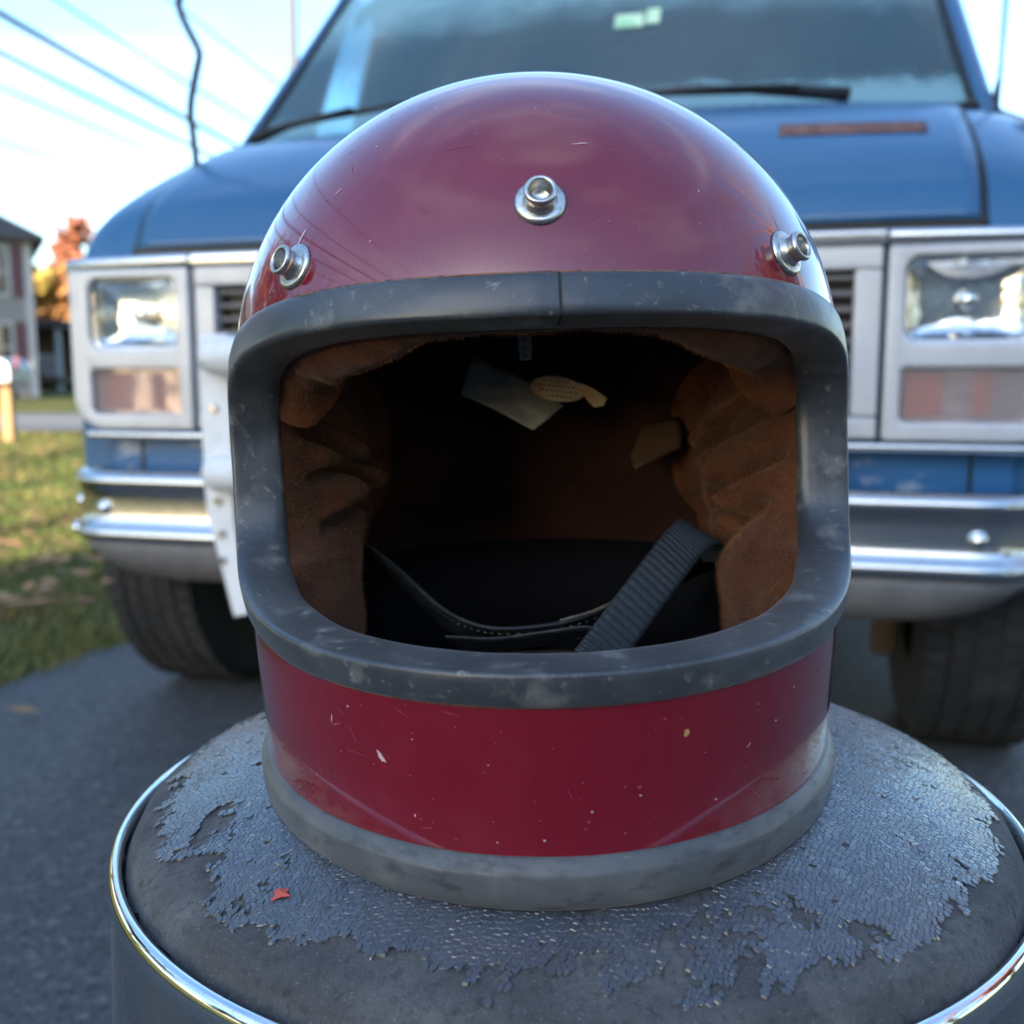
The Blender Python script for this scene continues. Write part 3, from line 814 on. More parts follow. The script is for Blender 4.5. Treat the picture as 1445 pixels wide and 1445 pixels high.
M['flap'] = pmat('flap', (0.110, 0.060, 0.036), 0.95, spec=0.1, bumps=[('noise', 500, 0.4, 0.001)])
patch('torn_flap', [(0.0597, 0.0892, 0.1375), (0.0769, 0.084, 0.1417), (0.0773, 0.074, 0.1349), (0.0757, 0.069, 0.1272), (0.0625, 0.0642, 0.1222), (0.051, 0.0593, 0.1179), (0.051, 0.0693, 0.1228)], M['flap'], th=0.002, curl=-0.004)

# marks on the paint: small scratches and chips with their own outline
def chip(psi_d, z, L, W, rot, mat, seed, name='scratch'):
    psi = R(psi_d)
    p, n = surf(psi, z), surf_n(psi, z)
    tx = Vector((0, 0, 1)).cross(n).normalized(); ty = n.cross(tx)
    rg = random.Random(seed)
    V = []
    K = 14
    for k in range(K):
        a = 2 * PI * k / K
        r = 0.6 + 0.5 * rg.random()
        x, y = L / 2 * r * math.cos(a), W / 2 * r * math.sin(a)
        x, y = x * math.cos(rot) - y * math.sin(rot), x * math.sin(rot) + y * math.cos(rot)
        q = p + tx * x + ty * y
        # press onto the curved shell
        q = q + n * (-(x * x) / 2 / 0.13 - (y * y) / 2 / 0.14 + 0.00018)
        V.append(q)
    V.append(p + n * 0.00022)
    mesh(name, V, [(k, (k + 1) % K, K) for k in range(K)], mat, shell, False)
for a in ((-28.0, .047, .0055, .0021, -.95, M['scratch'], 1), (-36.5, .0545, .0050, .0008, .35, M['scratch_soft'], 2), (-37.5, .056, .0045, .0005, 1.3, M['scratch'], 3), (-33, .052, .0075, .0004, -1.2, M['scratch_soft'], 4),
          (18.2, .0560, .0024, .0026, .2, M['chip_yellow'], 5), (11, .040, .0016, .0014, 0, M['scratch_soft'], 6), (36, .051, .0012, .0009, 0, M['scratch'], 7), (41, .0515, .0085, .0003, -.45, M['scratch_soft'], 8), (30, .046, .0028, .0005, .6, M['scratch'], 9),
          (4, .033, .0011, .0009, 0, M['scratch'], 10), (9, .0245, .0014, .0010, 0, M['scratch_soft'], 11), (-16, .244, .011, .0004, .14, M['scratch_soft'], 12), (7.5, .2435, .0075, .0006, .1, M['scratch'], 13), (-41, .2330, .0045, .0007, .9, M['scratch'], 14),
          (-47, .218, .0090, .0014, 1.2, M['scratch'], 15), (24, .030, .0013, .001, 0, M['scratch'], 16), (-3, .0235, .0011, .0008, 0, M['scratch'], 17), (-21, .0245, .0050, .0004, .1, M['scratch_soft'], 18), (-52, .227, .0045, .0005, 1.0, M['scratch'], 19)):
    chip(*a)

rg = random.Random(77)
for k in range(60):                       # fine nicks, thickest along the chin bar and near the rims
    z = rg.choice((rg.uniform(.021, .03), rg.uniform(.03, .064), rg.uniform(.055, .066), rg.uniform(.205, .27)))
    ps = rg.uniform(-55, 55)
    L = rg.uniform(.0005, .0014)
    if rg.random() < 0.22: chip(ps, z, rg.uniform(.004, .012), .00022, rg.uniform(-1.4, 1.4), M['scratch_soft'], 100 + k)
    else: chip(ps, z, L, L * rg.uniform(.4, .9), rg.uniform(0, 3), M['scratch_soft'] if rg.random() < .6 else M['scratch'], 100 + k)

# a scrap of red leaf on the seat, in front of the helmet
rg = random.Random(3)
lx, ly = -0.078 - SX * 0, 0.325
V = []
for k in range(11):
    a = 2 * PI * k / 11
    r = 0.0030 * (0.45 + 0.75 * rg.random())
    x, y = lx + 1.3 * r * math.cos(a), ly + r * math.sin(a)
    V.append((x, y, cush_z(math.hypot(x - SX, y - SY)) + 0.0014))
V.append((lx, ly, cush_z(math.hypot(lx - SX, ly - SY)) + 0.0024))
o = mesh('leaf_scrap', V, [(k, (k + 1) % 11, 11) for k in range(11)], M['leaf_red'], None, False)
m_ = o.modifiers.new('solid', 'SOLIDIFY'); m_.thickness = 0.0004
tag(o, 'tiny torn scrap of red leaf lying on the stool seat', 'leaf scrap')

# ================================================================== van
YAW = math.atan2(0.259, 0.966)
van = empty('van', (0.005, 1.95, 0), (0, 0, -YAW), label='old blue van with silver grille and chrome bumper behind the stool', cat='van')
def ztop(y):
    return float(np.interp(y, [-0.02, 0.0, 0.025, 0.06, 0.10, 0.16, 0.22, 0.30, 0.38, 0.46, 0.62, 0.80], [0.99, 1.008, 1.066, 1.112, 1.148, 1.192, 1.232, 1.276, 1.308, 1.328, 1.35, 1.36]))
def half_w(y): return float(np.interp(y, [0, 0.05, 0.15, 0.4, 0.8], [0.952, 0.968, 0.978, 0.986, 0.995]))
def body_z(x, y):
    q = min(0.9995, abs(x) / half_w(y))
    return 0.60 + (ztop(y) - 0.60) * (1 - q ** 13.0) ** (1 / 13.0) - 0.034 * q * q * min(1.0, max(0.0, y - 0.04) / 0.2)
ys = [0.0, 0.008, 0.018, 0.03, 0.045, 0.06, 0.08, 0.1, 0.13, 0.17, 0.22, 0.28, 0.34, 0.4, 0.47, 0.54, 0.62, 0.70]
P = []
for y in ys:
    row = []
    W = half_w(y)
    for k in range(121):
        a = PI * k / 120
        x = -math.copysign(abs(math.cos(a)) ** (2 / 13.0), math.cos(a)) * W
        row.append((x, y, 0.60 + (ztop(y) - 0.6) * abs(math.sin(a)) ** (2 / 13.0) - 0.034 * (x / W) ** 2 * min(1.0, max(0.0, y - 0.04) / 0.2)))
    row = [(-W, y, 0.46)] + row + [(W, y, 0.46)]
    P.append(row)
mb = MB().grid(P)
b0 = len(mb.v)
mb.add([(p[0], 0.0, p[2]) for p in P[0]], [tuple(range(len(P[0])))[::-1]])
mb.build('body', M['van_blue'], van, True)
# hood panel on top with dark shut lines either side
HW = 0.795
P = []
for y in [0.002, 0.008, 0.018, 0.03, 0.045, 0.06, 0.08, 0.1, 0.13, 0.17, 0.22, 0.28, 0.34, 0.37, 0.40]:
    P.append([(HW * x, y - 0.006, body_z(HW * x, max(0, y)) + 0.007) for x in np.linspace(-1, 1, 61)])
hood = MB().grid(P).build('hood', M['van_blue'], van, True, solid=0.006)
for s in (-1, 1):
    MB().tube([(s * (HW + 0.007), y, body_z(HW, max(0, y)) + 0.0005) for y in [-0.003, 0.008, 0.018, 0.03, 0.045, 0.06, 0.08, 0.1, 0.13, 0.17, 0.22, 0.28, 0.34, 0.37, 0.40]], 0.0072, 6).build('shut_line', M['black_plastic'], van, True)
MB().box((0, -0.004, 1.010), (2 * HW, 0.012, 0.012)).build('hood_gap', M['black_plastic'], van)
# rusty strip left by a lost badge
P = [[(x, y, body_z(x, y) + 0.0165) for x in np.linspace(0.465, 0.725, 15)] for y in (0.158, 0.170, 0.182, 0.194, 0.206)]
MB().grid(P).build('rust_strip', M['rust'], van, True, solid=0.001)

# grille surround, bezels, lamps
YF = -0.022
MB().box((0, YF - 0.006, 0.987), (1.300, 0.055, 0.026)).build('chrome_strip', M['chrome_dull'], van, bevel=0.006)
for s in (-1, 1):
    pts = [(s * 0.652, YF - 0.006, 0.987), (s * 0.80, YF - 0.006, 0.985), (s * 0.90, YF - 0.002, 0.983), (s * 0.945, YF + 0.012, 0.979), (s * 0.968, YF + 0.05, 0.974), (s * 0.972, YF + 0.1, 0.970)]
    c = catmull(pts, 30)
    P = [[(p[0], p[1] + b, p[2] + a) for a, b in ((-.013, .02), (-.013, -.022), (-.008, -.027), (.008, -.027), (.013, -.022), (.013, .02))] for p in c]
    MB().grid(P).build('chrome_strip', M['chrome_dull'], van, True)
# grille: frame bars and black slats
gr = MB()
for (x, z, w, h) in ((0, 0.955, 1.288, 0.038), (0, 0.672, 1.288, 0.036), (-0.622, 0.8135, 0.044, 0.245), (0.622, 0.8135, 0.044, 0.245), (0, 0.8135, 0.04, 0.245)):
    gr.box((x, YF - 0.008 + (0.002 if h > 0.1 else 0), z), (w, 0.040, h))
grille = gr.build('grille', M['silver'], van, bevel=0.005)
MB().box((0, YF + 0.018, 0.813), (1.26, 0.008, 0.26)).build('grille_back', M['black_plastic'], grille)
sl = None
for i in range(9):
    for s in (-1, 1):
        z = 0.712 + i * 0.0265
        if sl is None:
            sl = MB().box((0, 0, 0), (0.578, 0.020, 0.009)).build('slat', M['grey_plastic'], grille, bevel=0.002)
            o = sl
        else:
            o = sl.copy(); COL.objects.link(o); o.parent = grille
        o.location = (s * 0.31, YF - 0.002, z)

def rrect(cx, cz, w, h, r, n=6):
    out = []
    for (sx, sz, a0) in ((1, 1, 0), (-1, 1, PI / 2), (-1, -1, PI), (1, -1, 1.5 * PI)):
        for k in range(n + 1):
            a = a0 + PI / 2 * k / n
            out.append((cx + sx * (w / 2 - r) + r * math.cos(a), cz + sz * (h / 2 - r) + r * math.sin(a)))
    return out
def frame_with_holes(name, outer, holes, y0, y1, mat, parent):
    """flat panel with rounded openings: build by triangle fill then extrude"""
    import bmesh
    bm = bmesh.new()
    loops = []
    for L in [outer] + holes:
        vs_ = [bm.verts.new((x, y0, z)) for x, z in L]
        es = [bm.edges.new((vs_[i], vs_[(i + 1) % len(vs_)])) for i in range(len(vs_))]
        loops.append(es)
    bmesh.ops.triangle_fill(bm, use_beauty=True, use_dissolve=False, edges=[e for l_ in loops for e in l_])
    fs = list(bm.faces)
    r = bmesh.ops.extrude_face_region(bm, geom=fs)
    for v in [g for g in r['geom'] if isinstance(g, bmesh.types.BMVert)]: v.co.y = y1
    bmesh.ops.recalc_face_normals(bm, faces=list(bm.faces))
    me = bpy.data.meshes.new(name); bm.to_mesh(me); bm.free()
    o = bpy.data.objects.new(name, me); COL.objects.link(o); o.parent = parent
    me.materials.append(mat)
    m_ = o.modifiers.new('bevel', 'BEVEL'); m_.width = 0.006; m_.segments = 3; m_.limit_method = 'ANGLE'; m_.angle_limit = R(50)
    me.polygons.foreach_set('use_smooth', [True] * len(me.polygons))
    w = o.modifiers.new('wn', 'WEIGHTED_NORMAL'); w.keep_sharp = True
    return o
for s in (-1, 1):
    hx = s * 0.781
    # outer outline: square towards the grille, rounded at the outer lower corner
    x0, x1, z0, z1 = 0.652, 0.928, 0.652, 0.972
    ol = [(x0, z1), (x0, z0)]
    r = 0.07
    for k in range(9):
        a = -PI / 2 + PI / 2 * k / 8
        ol.append((x1 - r + r * math.cos(a), z0 + r + r * math.sin(a)))
    ol.append((x1, z1))
    ol = [(s * x, z) for x, z in ol]
    lamp = frame_with_holes('headlight_bezel', ol, [rrect(hx, 0.884, 0.204, 0.142, 0.028), rrect(hx, 0.7285, 0.206, 0.090, 0.010)], YF + 0.02, YF - 0.036, M['silver'], van)
    hl = MB()
    P = []
    # reflector bowl
    for i in range(9):
        t = i / 8
        rr_ = rrect(hx, 0.884, 0.200 * (1 - 0.75 * t ** 1.6), 0.138 * (1 - 0.7 * t ** 1.6), 0.026 * (1 - 0.6 * t))
        P.append([(x, YF - 0.012 + 0.030 * math.sin(t * PI / 2), z) for x, z in rr_])
    hl.grid(P, closed_v=True)
    n_ = len(P[0])
    hl.add(P[-1], [tuple(range(n_))])
    head = hl.build('headlight', M['reflector'], van, True)
    # lens: slightly domed glass with moulded flutes
    G = []
    for i in range(25):
        row = []
        for j in range(41):
            u, v = -1 + 2 * j / 40, -1 + 2 * i / 24
            fx = u * 0.099; fz = v * 0.068
            dome = 0.010 * (1 - u * u) * (1 - v * v)
            row.append((hx + fx, YF - 0.016 - dome - 0.0016 * (j % 2), 0.884 + fz))
        G.append(row)
    MB().grid(G).build('lens', M['lamp_glass'], head, True, solid=0.003)
    MB().tube([(hx + 0.0995 * a, YF - 0.018, 0.884 + 0.0685 * b) for a, b in [(x_, z_) for x_, z_ in [((q[0]) / 0.0995, q[1] / 0.0685) for q in rrect(0, 0, 0.199, 0.137, 0.026)]]] + [(hx + 0.0995, YF - 0.018, 0.884 + 0.0425)], 0.0045, 6, False).build('retaining_ring', M['chrome'], head, True)
    MB().tube([(hx, YF - 0.010, 0.884), (hx, YF + 0.016, 0.884)], [0.016, 0.022], 12).build('bulb', M['chrome'], head, True)
    # parking and turn lamp
    sg = MB().box((hx, YF + 0.012, 0.7285), (0.206, 0.012, 0.090)).build('turn_signal', M['reflector'], van)
    for a_, w_ in ((-0.062, 0.060), (0.030, 0.030)):
        MB().box((hx + a_, YF + 0.003, 0.7285), (w_, 0.012, 0.074)).build('amber_cell', M['amber_bulb'], sg, bevel=0.005)
    G = []
    for i in range(19):
        row = []
        for j in range(41):
            row.append((hx - 0.099 + 0.198 * j / 40, YF - 0.020 - 0.0016 * (j % 2) - 0.0010 * (i % 2), 0.7285 - 0.042 + 0.084 * i / 18))
        G.append(row)
    MB().grid(G).build('lens', M['signal_glass'], sg, False, solid=0.003)
# lower lip and painted valance
MB().box((0, YF - 0.012, 0.640), (1.80, 0.055, 0.017)).build('lower_lip', M['chrome_dull'], van, bevel=0.006)
MB().box((0, 0.002, 0.592), (1.74, 0.030, 0.076)).build('valance', M['van_blue_chipped'], van, bevel=0.006)
for s in (-1, 1):
    MB().box((s * 0.80, -0.0145, 0.592), (0.006, 0.004, 0.072)).build('valance_seam', M['black_plastic'], van)

# bumper
def bump_y(x):
    q = max(0, (abs(x) - 0.78) / 0.165)
    return -0.125 + 0.17 * q ** 2.6
xs = list(np.linspace(-0.945, -0.78, 16)) + list(np.linspace(-0.74, 0.74, 15)) + list(np.linspace(0.78, 0.945, 16))
prof = [(0.03, 0.572), (-0.012, 0.575), (-0.031, 0.571), (-0.040, 0.562), (-0.040, 0.551), (-0.034, 0.542), (-0.029, 0.536), (-0.027, 0.520), (-0.027, 0.490), (-0.029, 0.474), (-0.036, 0.467), (-0.044, 0.460), (-0.046, 0.450), (-0.042, 0.441), (-0.030, 0.435), (0.03, 0.433)]
P = []
for x in xs:
    row = []
    q = max(0, (abs(x) - 0.86) / 0.115)
    for (o_, z) in prof:
        zz = 0.502 + (z - 0.502) * (1 - 0.10 * q * q)
        row.append((x * (1 - o_ * 0.15), bump_y(x) + o_, zz))
    P.append(row)
bumper = MB().grid(P).build('bumper', M['chrome_dull'], van, True)
for s in (-1, 1):
    for (x, z) in ((0.795, 0.503), (0.895, 0.507), (0.895, 0.452)):
        MB().lathe([(0.0001, 0.014), (0.008, 0.012), (0.014, 0.006), (0.016, 0.0)], 16, Matrix.Translation((s * x, bump_y(x) - (0.026 if z > .46 else 0.045), z)) @ Matrix.Rotation(PI / 2, 4, 'X')).build('bolt', M['chrome'], bumper, True)
P = []
for x in xs:
    q = max(0, (abs(x) - 0.70) / 0.275)
    zb = 0.362 + 0.062 * q ** 1.5
    y = bump_y(x)
    P.append([(x * 0.985, y - 0.030, 0.436), (x * 0.985, y - 0.034, 0.425), (x * 0.975, y - 0.020, (0.425 + zb) / 2), (x * 0.965, y - 0.002, zb), (x * 0.96, y + 0.03, zb - 0.002), (x * 0.96, y + 0.06, zb + 0.01)])
MB().grid(P).build('air_dam', M['grey_plastic'], van, True, solid=0.004)

# white push bar bolted to the bumper: two uprights, two crossbars
pb = None
for s in (-1, 1):
    prof = [(-0.030, 0.835), (0.030, 0.835), (0.030, 0.60), (0.030, 0.50), (0.052, 0.318), (0.022, 0.312), (-0.024, 0.50), (-0.030, 0.56)]
    V = [(s * (0.515) - s * x * -1, yy, z) for yy in (-0.205, -0.165) for x, z in [(-q[0], q[1]) if False else q for q in prof]]
    n_ = len(prof)
    F = [tuple(range(n_)), tuple(range(2 * n_ - 1, n_ - 1, -1))] + [(i, i + n_, (i + 1) % n_ + n_, (i + 1) % n_) for i in range(n_)]
    V = [((-0.512 + x) if s < 0 else (0.512 - x), yy, z) for yy in (-0.205, -0.165) for x, z in prof]
    mb = MB(); mb.add(V, F)
    o = mb.build('push_bar_upright', M['white_paint'], van, bevel=0.004)
for z in (0.795, 0.585):
    c = [(x, -0.225, z) for x in np.linspace(-0.50, 0.50, 9)]
    rads = [0.034] * 9
    c = [(-0.522, -0.225, z), (-0.516, -0.225, z)] + c + [(0.516, -0.225, z), (0.522, -0.225, z)]
    MB().tube(c, [0.012, 0.027] + rads + [0.027, 0.012], 20).build('push_bar_tube', M['white_paint'], van, True)
for s in (-1, 1):
    for z in (0.70, 0.53, 0.47, 0.42):
        MB().lathe([(0.0001, 0.009), (0.007, 0.009), (0.009, 0.005), (0.0095, 0.0)], 6, Matrix.Translation((s * (0.512 - 0.006 * (z < 0.5)), -0.205, z)) @ Matrix.Rotation(PI / 2, 4, 'X')).build('bolt', M['chrome_dull'], van)
    MB().box((s * 0.512, -0.08, 0.50), (0.05, 0.17, 0.05)).build('push_bar_bracket', M['black_metal'], van)

# cab: cowl, pillars, roof, sides, glass
def ws_pt(u, v):
    """windscreen surface, u -1..1 across, v 0..1 up"""
    x = u * (0.865 - 0.075 * v)
    y = 0.43 + 0.58 * v + (0.14 - 0.02 * v) * u * u
    z = 1.292 + 0.035 * u * u * (1 - v) + 0.65 * v - 0.03 * v * u * u
    return Vector((x, y, z))
P = [[ws_pt(-1 + 2 * j / 48, i / 20) for j in range(49)] for i in range(21)]
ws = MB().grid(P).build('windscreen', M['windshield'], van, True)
MB().tube([ws_pt(u, 0.0) + Vector((0, -0.004, 0.002)) for u in np.linspace(-1, 1, 41)], 0.010, 8).build('windscreen_seal', M['black_plastic'], van, True)
MB().tube([ws_pt(u, 1.0) for u in np.linspace(-1, 1, 41)], 0.012, 8).build('windscreen_seal', M['black_plastic'], van, True)
for s in (-1, 1):
    MB().tube([ws_pt(s * 0.995, v) + Vector((-s * 0.004, -0.004, 0)) for v in np.linspace(0, 1, 15)], 0.009, 8).build('windscreen_seal', M['black_plastic'], van, True)
    P = []
    for v in np.linspace(-0.06, 1.04, 16):
        a = ws_pt(s, max(0, min(1, v))) + Vector((0, 0, (v - max(0, min(1, v))) * 0.6))
        P.append([a + Vector((-s * 0.006, -0.006, 0)), a + Vector((s * 0.018, -0.010, 0)), a + Vector((s * 0.040, 0.015, 0)), a + Vector((s * 0.050, 0.07, 0)), a + Vector((s * 0.03, 0.075, 0)), a + Vector((-s * 0.006, 0.02, 0))])
    MB().grid(P, closed_v=True).build('pillar', M['van_blue'], van, True)
# dashboard cover so no light comes up through the engine bay
MB().box((0, 0.80, 1.20), (1.70, 0.34, 0.10)).build('dashboard', M['dark_interior'], van, bevel=0.02)
# roof, sides with a door window each, rear
V = []
P = []
for y in (1.02, 1.05, 1.12, 1.3, 2.0, 3.2, 4.7, 4.8):
    row = []
    h = float(np.interp(y, [1.02, 1.05, 1.12, 1.3, 2.0, 4.8], [1.925, 1.955, 1.985, 2.01, 2.03, 2.01]))
    for k in range(41):
        u = -1 + 2 * k / 40
        x = u * float(np.interp(y, [1.02, 1.3, 4.8], [0.80, 0.84, 0.86]))
        yy = y + (0.12 * u * u if y < 1.2 else 0)
        row.append((x, yy, h - 0.10 * abs(u) ** 5 - 0.02 * u * u))
    P.append(row)
MB().grid(P).build('roof', M['van_blue'], van, True, solid=0.02)
for s in (-1, 1):
    mb = MB()
    mb.add([(s * 0.995, 0.66, 0.40), (s * 0.995, 4.8, 0.40), (s * 0.995, 4.8, 1.30), (s * 0.995, 0.66, 1.30)], [(0, 1, 2, 3)])
    mb.add([(s * 0.990, 0.63, 1.30), (s * 0.990, 1.10, 1.30), (s * 0.835, 1.22, 1.93), (s * 0.80, 1.13, 1.93), (s * 0.89, 0.66, 1.35)], [(0, 1, 2, 3, 4)])
    mb.add([(s * 0.990, 1.40, 1.30), (s * 0.990, 4.8, 1.30), (s * 0.835, 4.8, 1.93), (s * 0.835, 1.40, 1.93)], [(0, 1, 2, 3)])
    mb.build('side_panel', M['van_blue'], van, False, solid=0.016)
    mb = MB(); mb.add([(s * 0.985, 1.09, 1.31), (s * 0.985, 1.41, 1.31), (s * 0.833, 1.41, 1.92), (s * 0.833, 1.21, 1.92)], [(0, 1, 2, 3)])
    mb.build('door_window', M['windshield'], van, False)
MB().box((0, 4.8, 1.2), (1.96, 0.03, 1.60)).build('rear_wall', M['van_blue'], van)
MB().box((0, 2.75, 0.50), (1.94, 4.1, 0.03)).build('floor_pan', M['black_metal'], van)
MB().box((0, 1.80, 1.40), (1.72, 0.04, 1.0)).build('cab_curtain', M['dark_interior'], van)
for s in (-1, 1):
    mb = MB(); mb.box((s * 0.47, 1.42, 1.27), (0.50, 0.14, 0.62), rx=-0.15)
    st_ = mb.build('seat_back', M['seat_cloth'], van, bevel=0.05, seg=3)
    MB().box((s * 0.47, 1.50, 1.66), (0.26, 0.10, 0.17)).build('headrest', M['seat_cloth'], st_, bevel=0.04, seg=3)
MB().tube([(0.45 + 0.19 * math.cos(a), 0.99 + 0.06 * math.sin(a), 1.36 + 0.15 * math.sin(a)) for a in np.linspace(0, 2 * PI, 33)], 0.012, 8, False).build('steering_wheel', M['black_plastic'], van, True)
# inspection sticker inside the glass
def ws_quad(name, u0, u1, v0, v1, mat, off):
    MB().grid([[ws_pt(u, v) + Vector((0, off, -off * 0.2)) for u in np.linspace(u0, u1, 5)] for v in np.linspace(v0, v1, 4)]).build(name, mat, van, True)
ws_quad('sticker', 0.075, 0.160, 0.455, 0.520, M['sticker'], -0.004)
ws_quad('sticker', 0.166, 0.205, 0.465, 0.540, M['sticker'], -0.004)
# wipers
for pts, bl in ((((0.60, 0.45, 1.340), (0.40, 0.425, 1.357), (0.18, 0.415, 1.360)), ((0.50, 0.420, 1.356), (0.05, 0.410, 1.360))),
                (((-0.82, 0.53, 1.345), (-0.70, 0.49, 1.365), (-0.52, 0.46, 1.385)), ((-0.78, 0.52, 1.365), (-0.35, 0.445, 1.385)))):
    w = MB().tube(pts, [0.016, 0.010, 0.006], 8).build('wiper', M['black_plastic'], van, True)
    MB().tube([Vector(bl[0]), Vector(bl[0]).lerp(Vector(bl[1]), 0.5) + Vector((0, 0, 0.004)), Vector(bl[1])], [0.005, 0.009, 0.005], 6).build('wiper_blade', M['black_plastic'], w, True)
# cowl vent slots
for i in range(22):
    x = -0.12 + i * 0.035
    MB().box((x, 0.385, body_z(x, 0.385) + 0.0100), (0.016, 0.022, 0.003), rx=0.37).build('vent_slot', M['black_plastic'], van)
# antennas and mirror
c = catmull([(-0.838, 0.30, 1.13), (-0.839, 0.30, 1.22), (-0.845, 0.30, 1.30), (-0.850, 0.30, 1.37), (-0.832, 0.30, 1.445), (-0.822, 0.30, 1.480), (-0.826, 0.30, 1.500), (-0.850, 0.30, 1.545), (-0.868, 0.30, 1.585), (-0.866, 0.30, 1.61), (-0.84, 0.30, 1.66)], 44)
MB().tube([tuple(p) for p in c], [0.013 if i < 6 else 0.0085 for i in range(45)], 8).build('antenna', M['black_metal'], van, True)
ant = MB().tube([(0.905, 0.62, 1.27), (0.907, 0.62, 1.31), (0.907, 0.62, 1.34), (0.915, 0.62, 1.40), (0.93, 0.62, 2.2)], [0.018, 0.016, 0.012, 0.0045, 0.0035], 10).build('antenna', M['black_metal'], van, True)
mir = MB().box((1.13, 0.78, 1.40), (0.20, 0.06, 0.24)).build('side_mirror', M['black_plastic'], van, bevel=0.025, seg=3)
MB().tube([(0.98, 0.80, 1.28), (1.05, 0.79, 1.30), (1.10, 0.78, 1.33)], 0.012, 8).build('mirror_arm', M['black_plastic'], mir, True)
# wheels
def wheel(s):
    cx, cy, cz, Rr, w = s * 0.862, 0.425, 0.36, 0.357, 0.235
    Mx = Matrix.Translation((cx, cy, cz)) @ Matrix.Rotation(PI / 2, 4, 'Y')
    h = w / 2
    root = MB().lathe([(0.20, -h * 0.8), (0.27, -h), (0.315, -h * 0.98), (0.340, -h * 0.86), (0.352, -h * 0.70), (0.356, -h * 0.3), (Rr, 0), (0.356, h * 0.3), (0.352, h * 0.70), (0.340, h * 0.86), (0.315, h * 0.98), (0.27, h), (0.20, h * 0.8)], 72, Mx).build('wheel', M['tyre'], van, True)
    # tread blocks as one part
    mb = MB()
    for k in range(60):
        a = 2 * PI * k / 60
        for q, (zz, tw) in enumerate(((-0.085, 0.038), (-0.042, 0.034), (0, 0.034), (0.042, 0.034), (0.085, 0.038))):
            aa = a + (PI / 60 if q % 2 else 0)
            m4 = Mx @ Matrix.Rotation(aa, 4, 'Z') @ Matrix.Translation((0.356, 0, zz))
            vs_ = [m4 @ Vector((sx * 0.004, sy * 0.0145, sz * tw / 2)) for sx in (-1, 1) for sy in (-1, 1) for sz in (-1, 1)]
            mb.add(vs_, [(0, 1, 3, 2), (4, 6, 7, 5), (0, 4, 5, 1), (2, 3, 7, 6), (0, 2, 6, 4), (1, 5, 7, 3)])
    o = mb.build('tread', M['tyre'], root); o['kind'] = 'stuff'
    MB().lathe([(0.0001, s * 0.05), (0.07, s * 0.05), (0.08, s * 0.02), (0.17, s * 0.01), (0.195, s * 0.08), (0.205, s * 0.10)], 40, Mx).build('rim', M['chrome_dull'], root, True)
wheel(-1); wheel(1)
MB().tube([(-0.75, 0.45, 0.34), (0.75, 0.45, 0.34)], 0.04, 10).build('axle', M['black_metal'], van, True)
MB().box((0, 0.62, 0.42), (1.40, 1.1, 0.14)).build('engine_cradle', M['black_metal'], van)
MB().box((0.715, 0.36, 0.33), (0.05, 0.06, 0.30), ry=0.05).build('steering_knuckle', M['bark'], van, bevel=0.01)
for s in (-1, 1):
    MB().box((s * 0.70, 0.53, 0.66), (0.03, 0.9, 0.42)).build('wheel_arch_liner', M['black_metal'], van)
for k in range(1):
    for s in (-1, 1):
        MB().tube([(s * 0.74, 3.6, 0.36), (s * 0.98, 3.6, 0.36)], [0.357, 0.357], 40).build('wheel', M['tyre'], van, True)

# ================================================================== house, porch, mailbox
house = empty('house', (-16.8 - 8 * math.cos(R(28)), 36.7 - 8 * math.sin(R(28)), 0), (0, 0, R(28)), label='grey clapboard two storey house with maroon shutters beyond the road', cat='house')
HWd = 8.0; HD = 9.0; HE = 5.55
MB().box((0, HD / 2, HE / 2 - 0.2), (2 * HWd, HD, HE + 0.4)).build('wall', M['siding'], house)
# clapboards as real laps on the front
cb = None
for i in range(30):
    z = 0.25 + i * 0.178
    if cb is None:
        cb = MB().box((0, 0, 0), (2 * HWd - 0.5, 0.03, 0.16), rx=0.12).build('clapboard', M['siding'], house); o = cb
    else:
        o = cb.copy(); COL.objects.link(o); o.parent = house
    o.location = (0, -0.018, z)
for s in (-1, 1):
    MB().box((s * (HWd - 0.12), -0.02, HE / 2), (0.26, 0.10, HE)).build('corner_board', M['trim_white'], house)
mb = MB()
e = 0.45
mb.add([(-HWd - e, -e, HE), (HWd + e, -e, HE), (HWd + e, HD + e, HE), (-HWd - e, HD + e, HE), (-HWd + 4.2, HD / 2, HE + 3.0), (HWd - 4.2, HD / 2, HE + 3.0), (-HWd - e, -e, HE - 0.18), (HWd + e, -e, HE - 0.18), (HWd + e, HD + e, HE - 0.18), (-HWd - e, HD + e, HE - 0.18)],
       [(0, 1, 5, 4), (1, 2, 5), (2, 3, 4, 5), (3, 0, 4), (6, 7, 1, 0), (7, 8, 2, 1), (8, 9, 3, 2), (9, 6, 0, 3), (9, 8, 7, 6)])
mb.build('roof', M['roof_shingle'], house)
for z in (1.75, 4.35):
    for x in (6.75, 3.4, -0.2, -3.8, -6.6):
        w = MB().box((x, -0.055, z), (1.15, 0.09, 1.75)).build('window', M['trim_white'], house)
        for a in (-1, 1):
            for b in (-1, 1):
                MB().box((x + a * 0.25, -0.107, z + b * 0.40), (0.44, 0.012, 0.72)).build('pane', M['window_pane'], w)
        MB().box((x, -0.1165, z + 0.25), (0.34, 0.004, 0.95)).build('curtain', M['curtain'], w)
        for a in (-1, 1):
            MB().box((x + a * 0.80, -0.06, z), (0.40, 0.06, 1.75)).build('shutter', M['shutter'], house)
MB().box((0, -0.01, -0.05), (2 * HWd + 0.05, 0.05, 0.55)).build('foundation', M['road'], house)

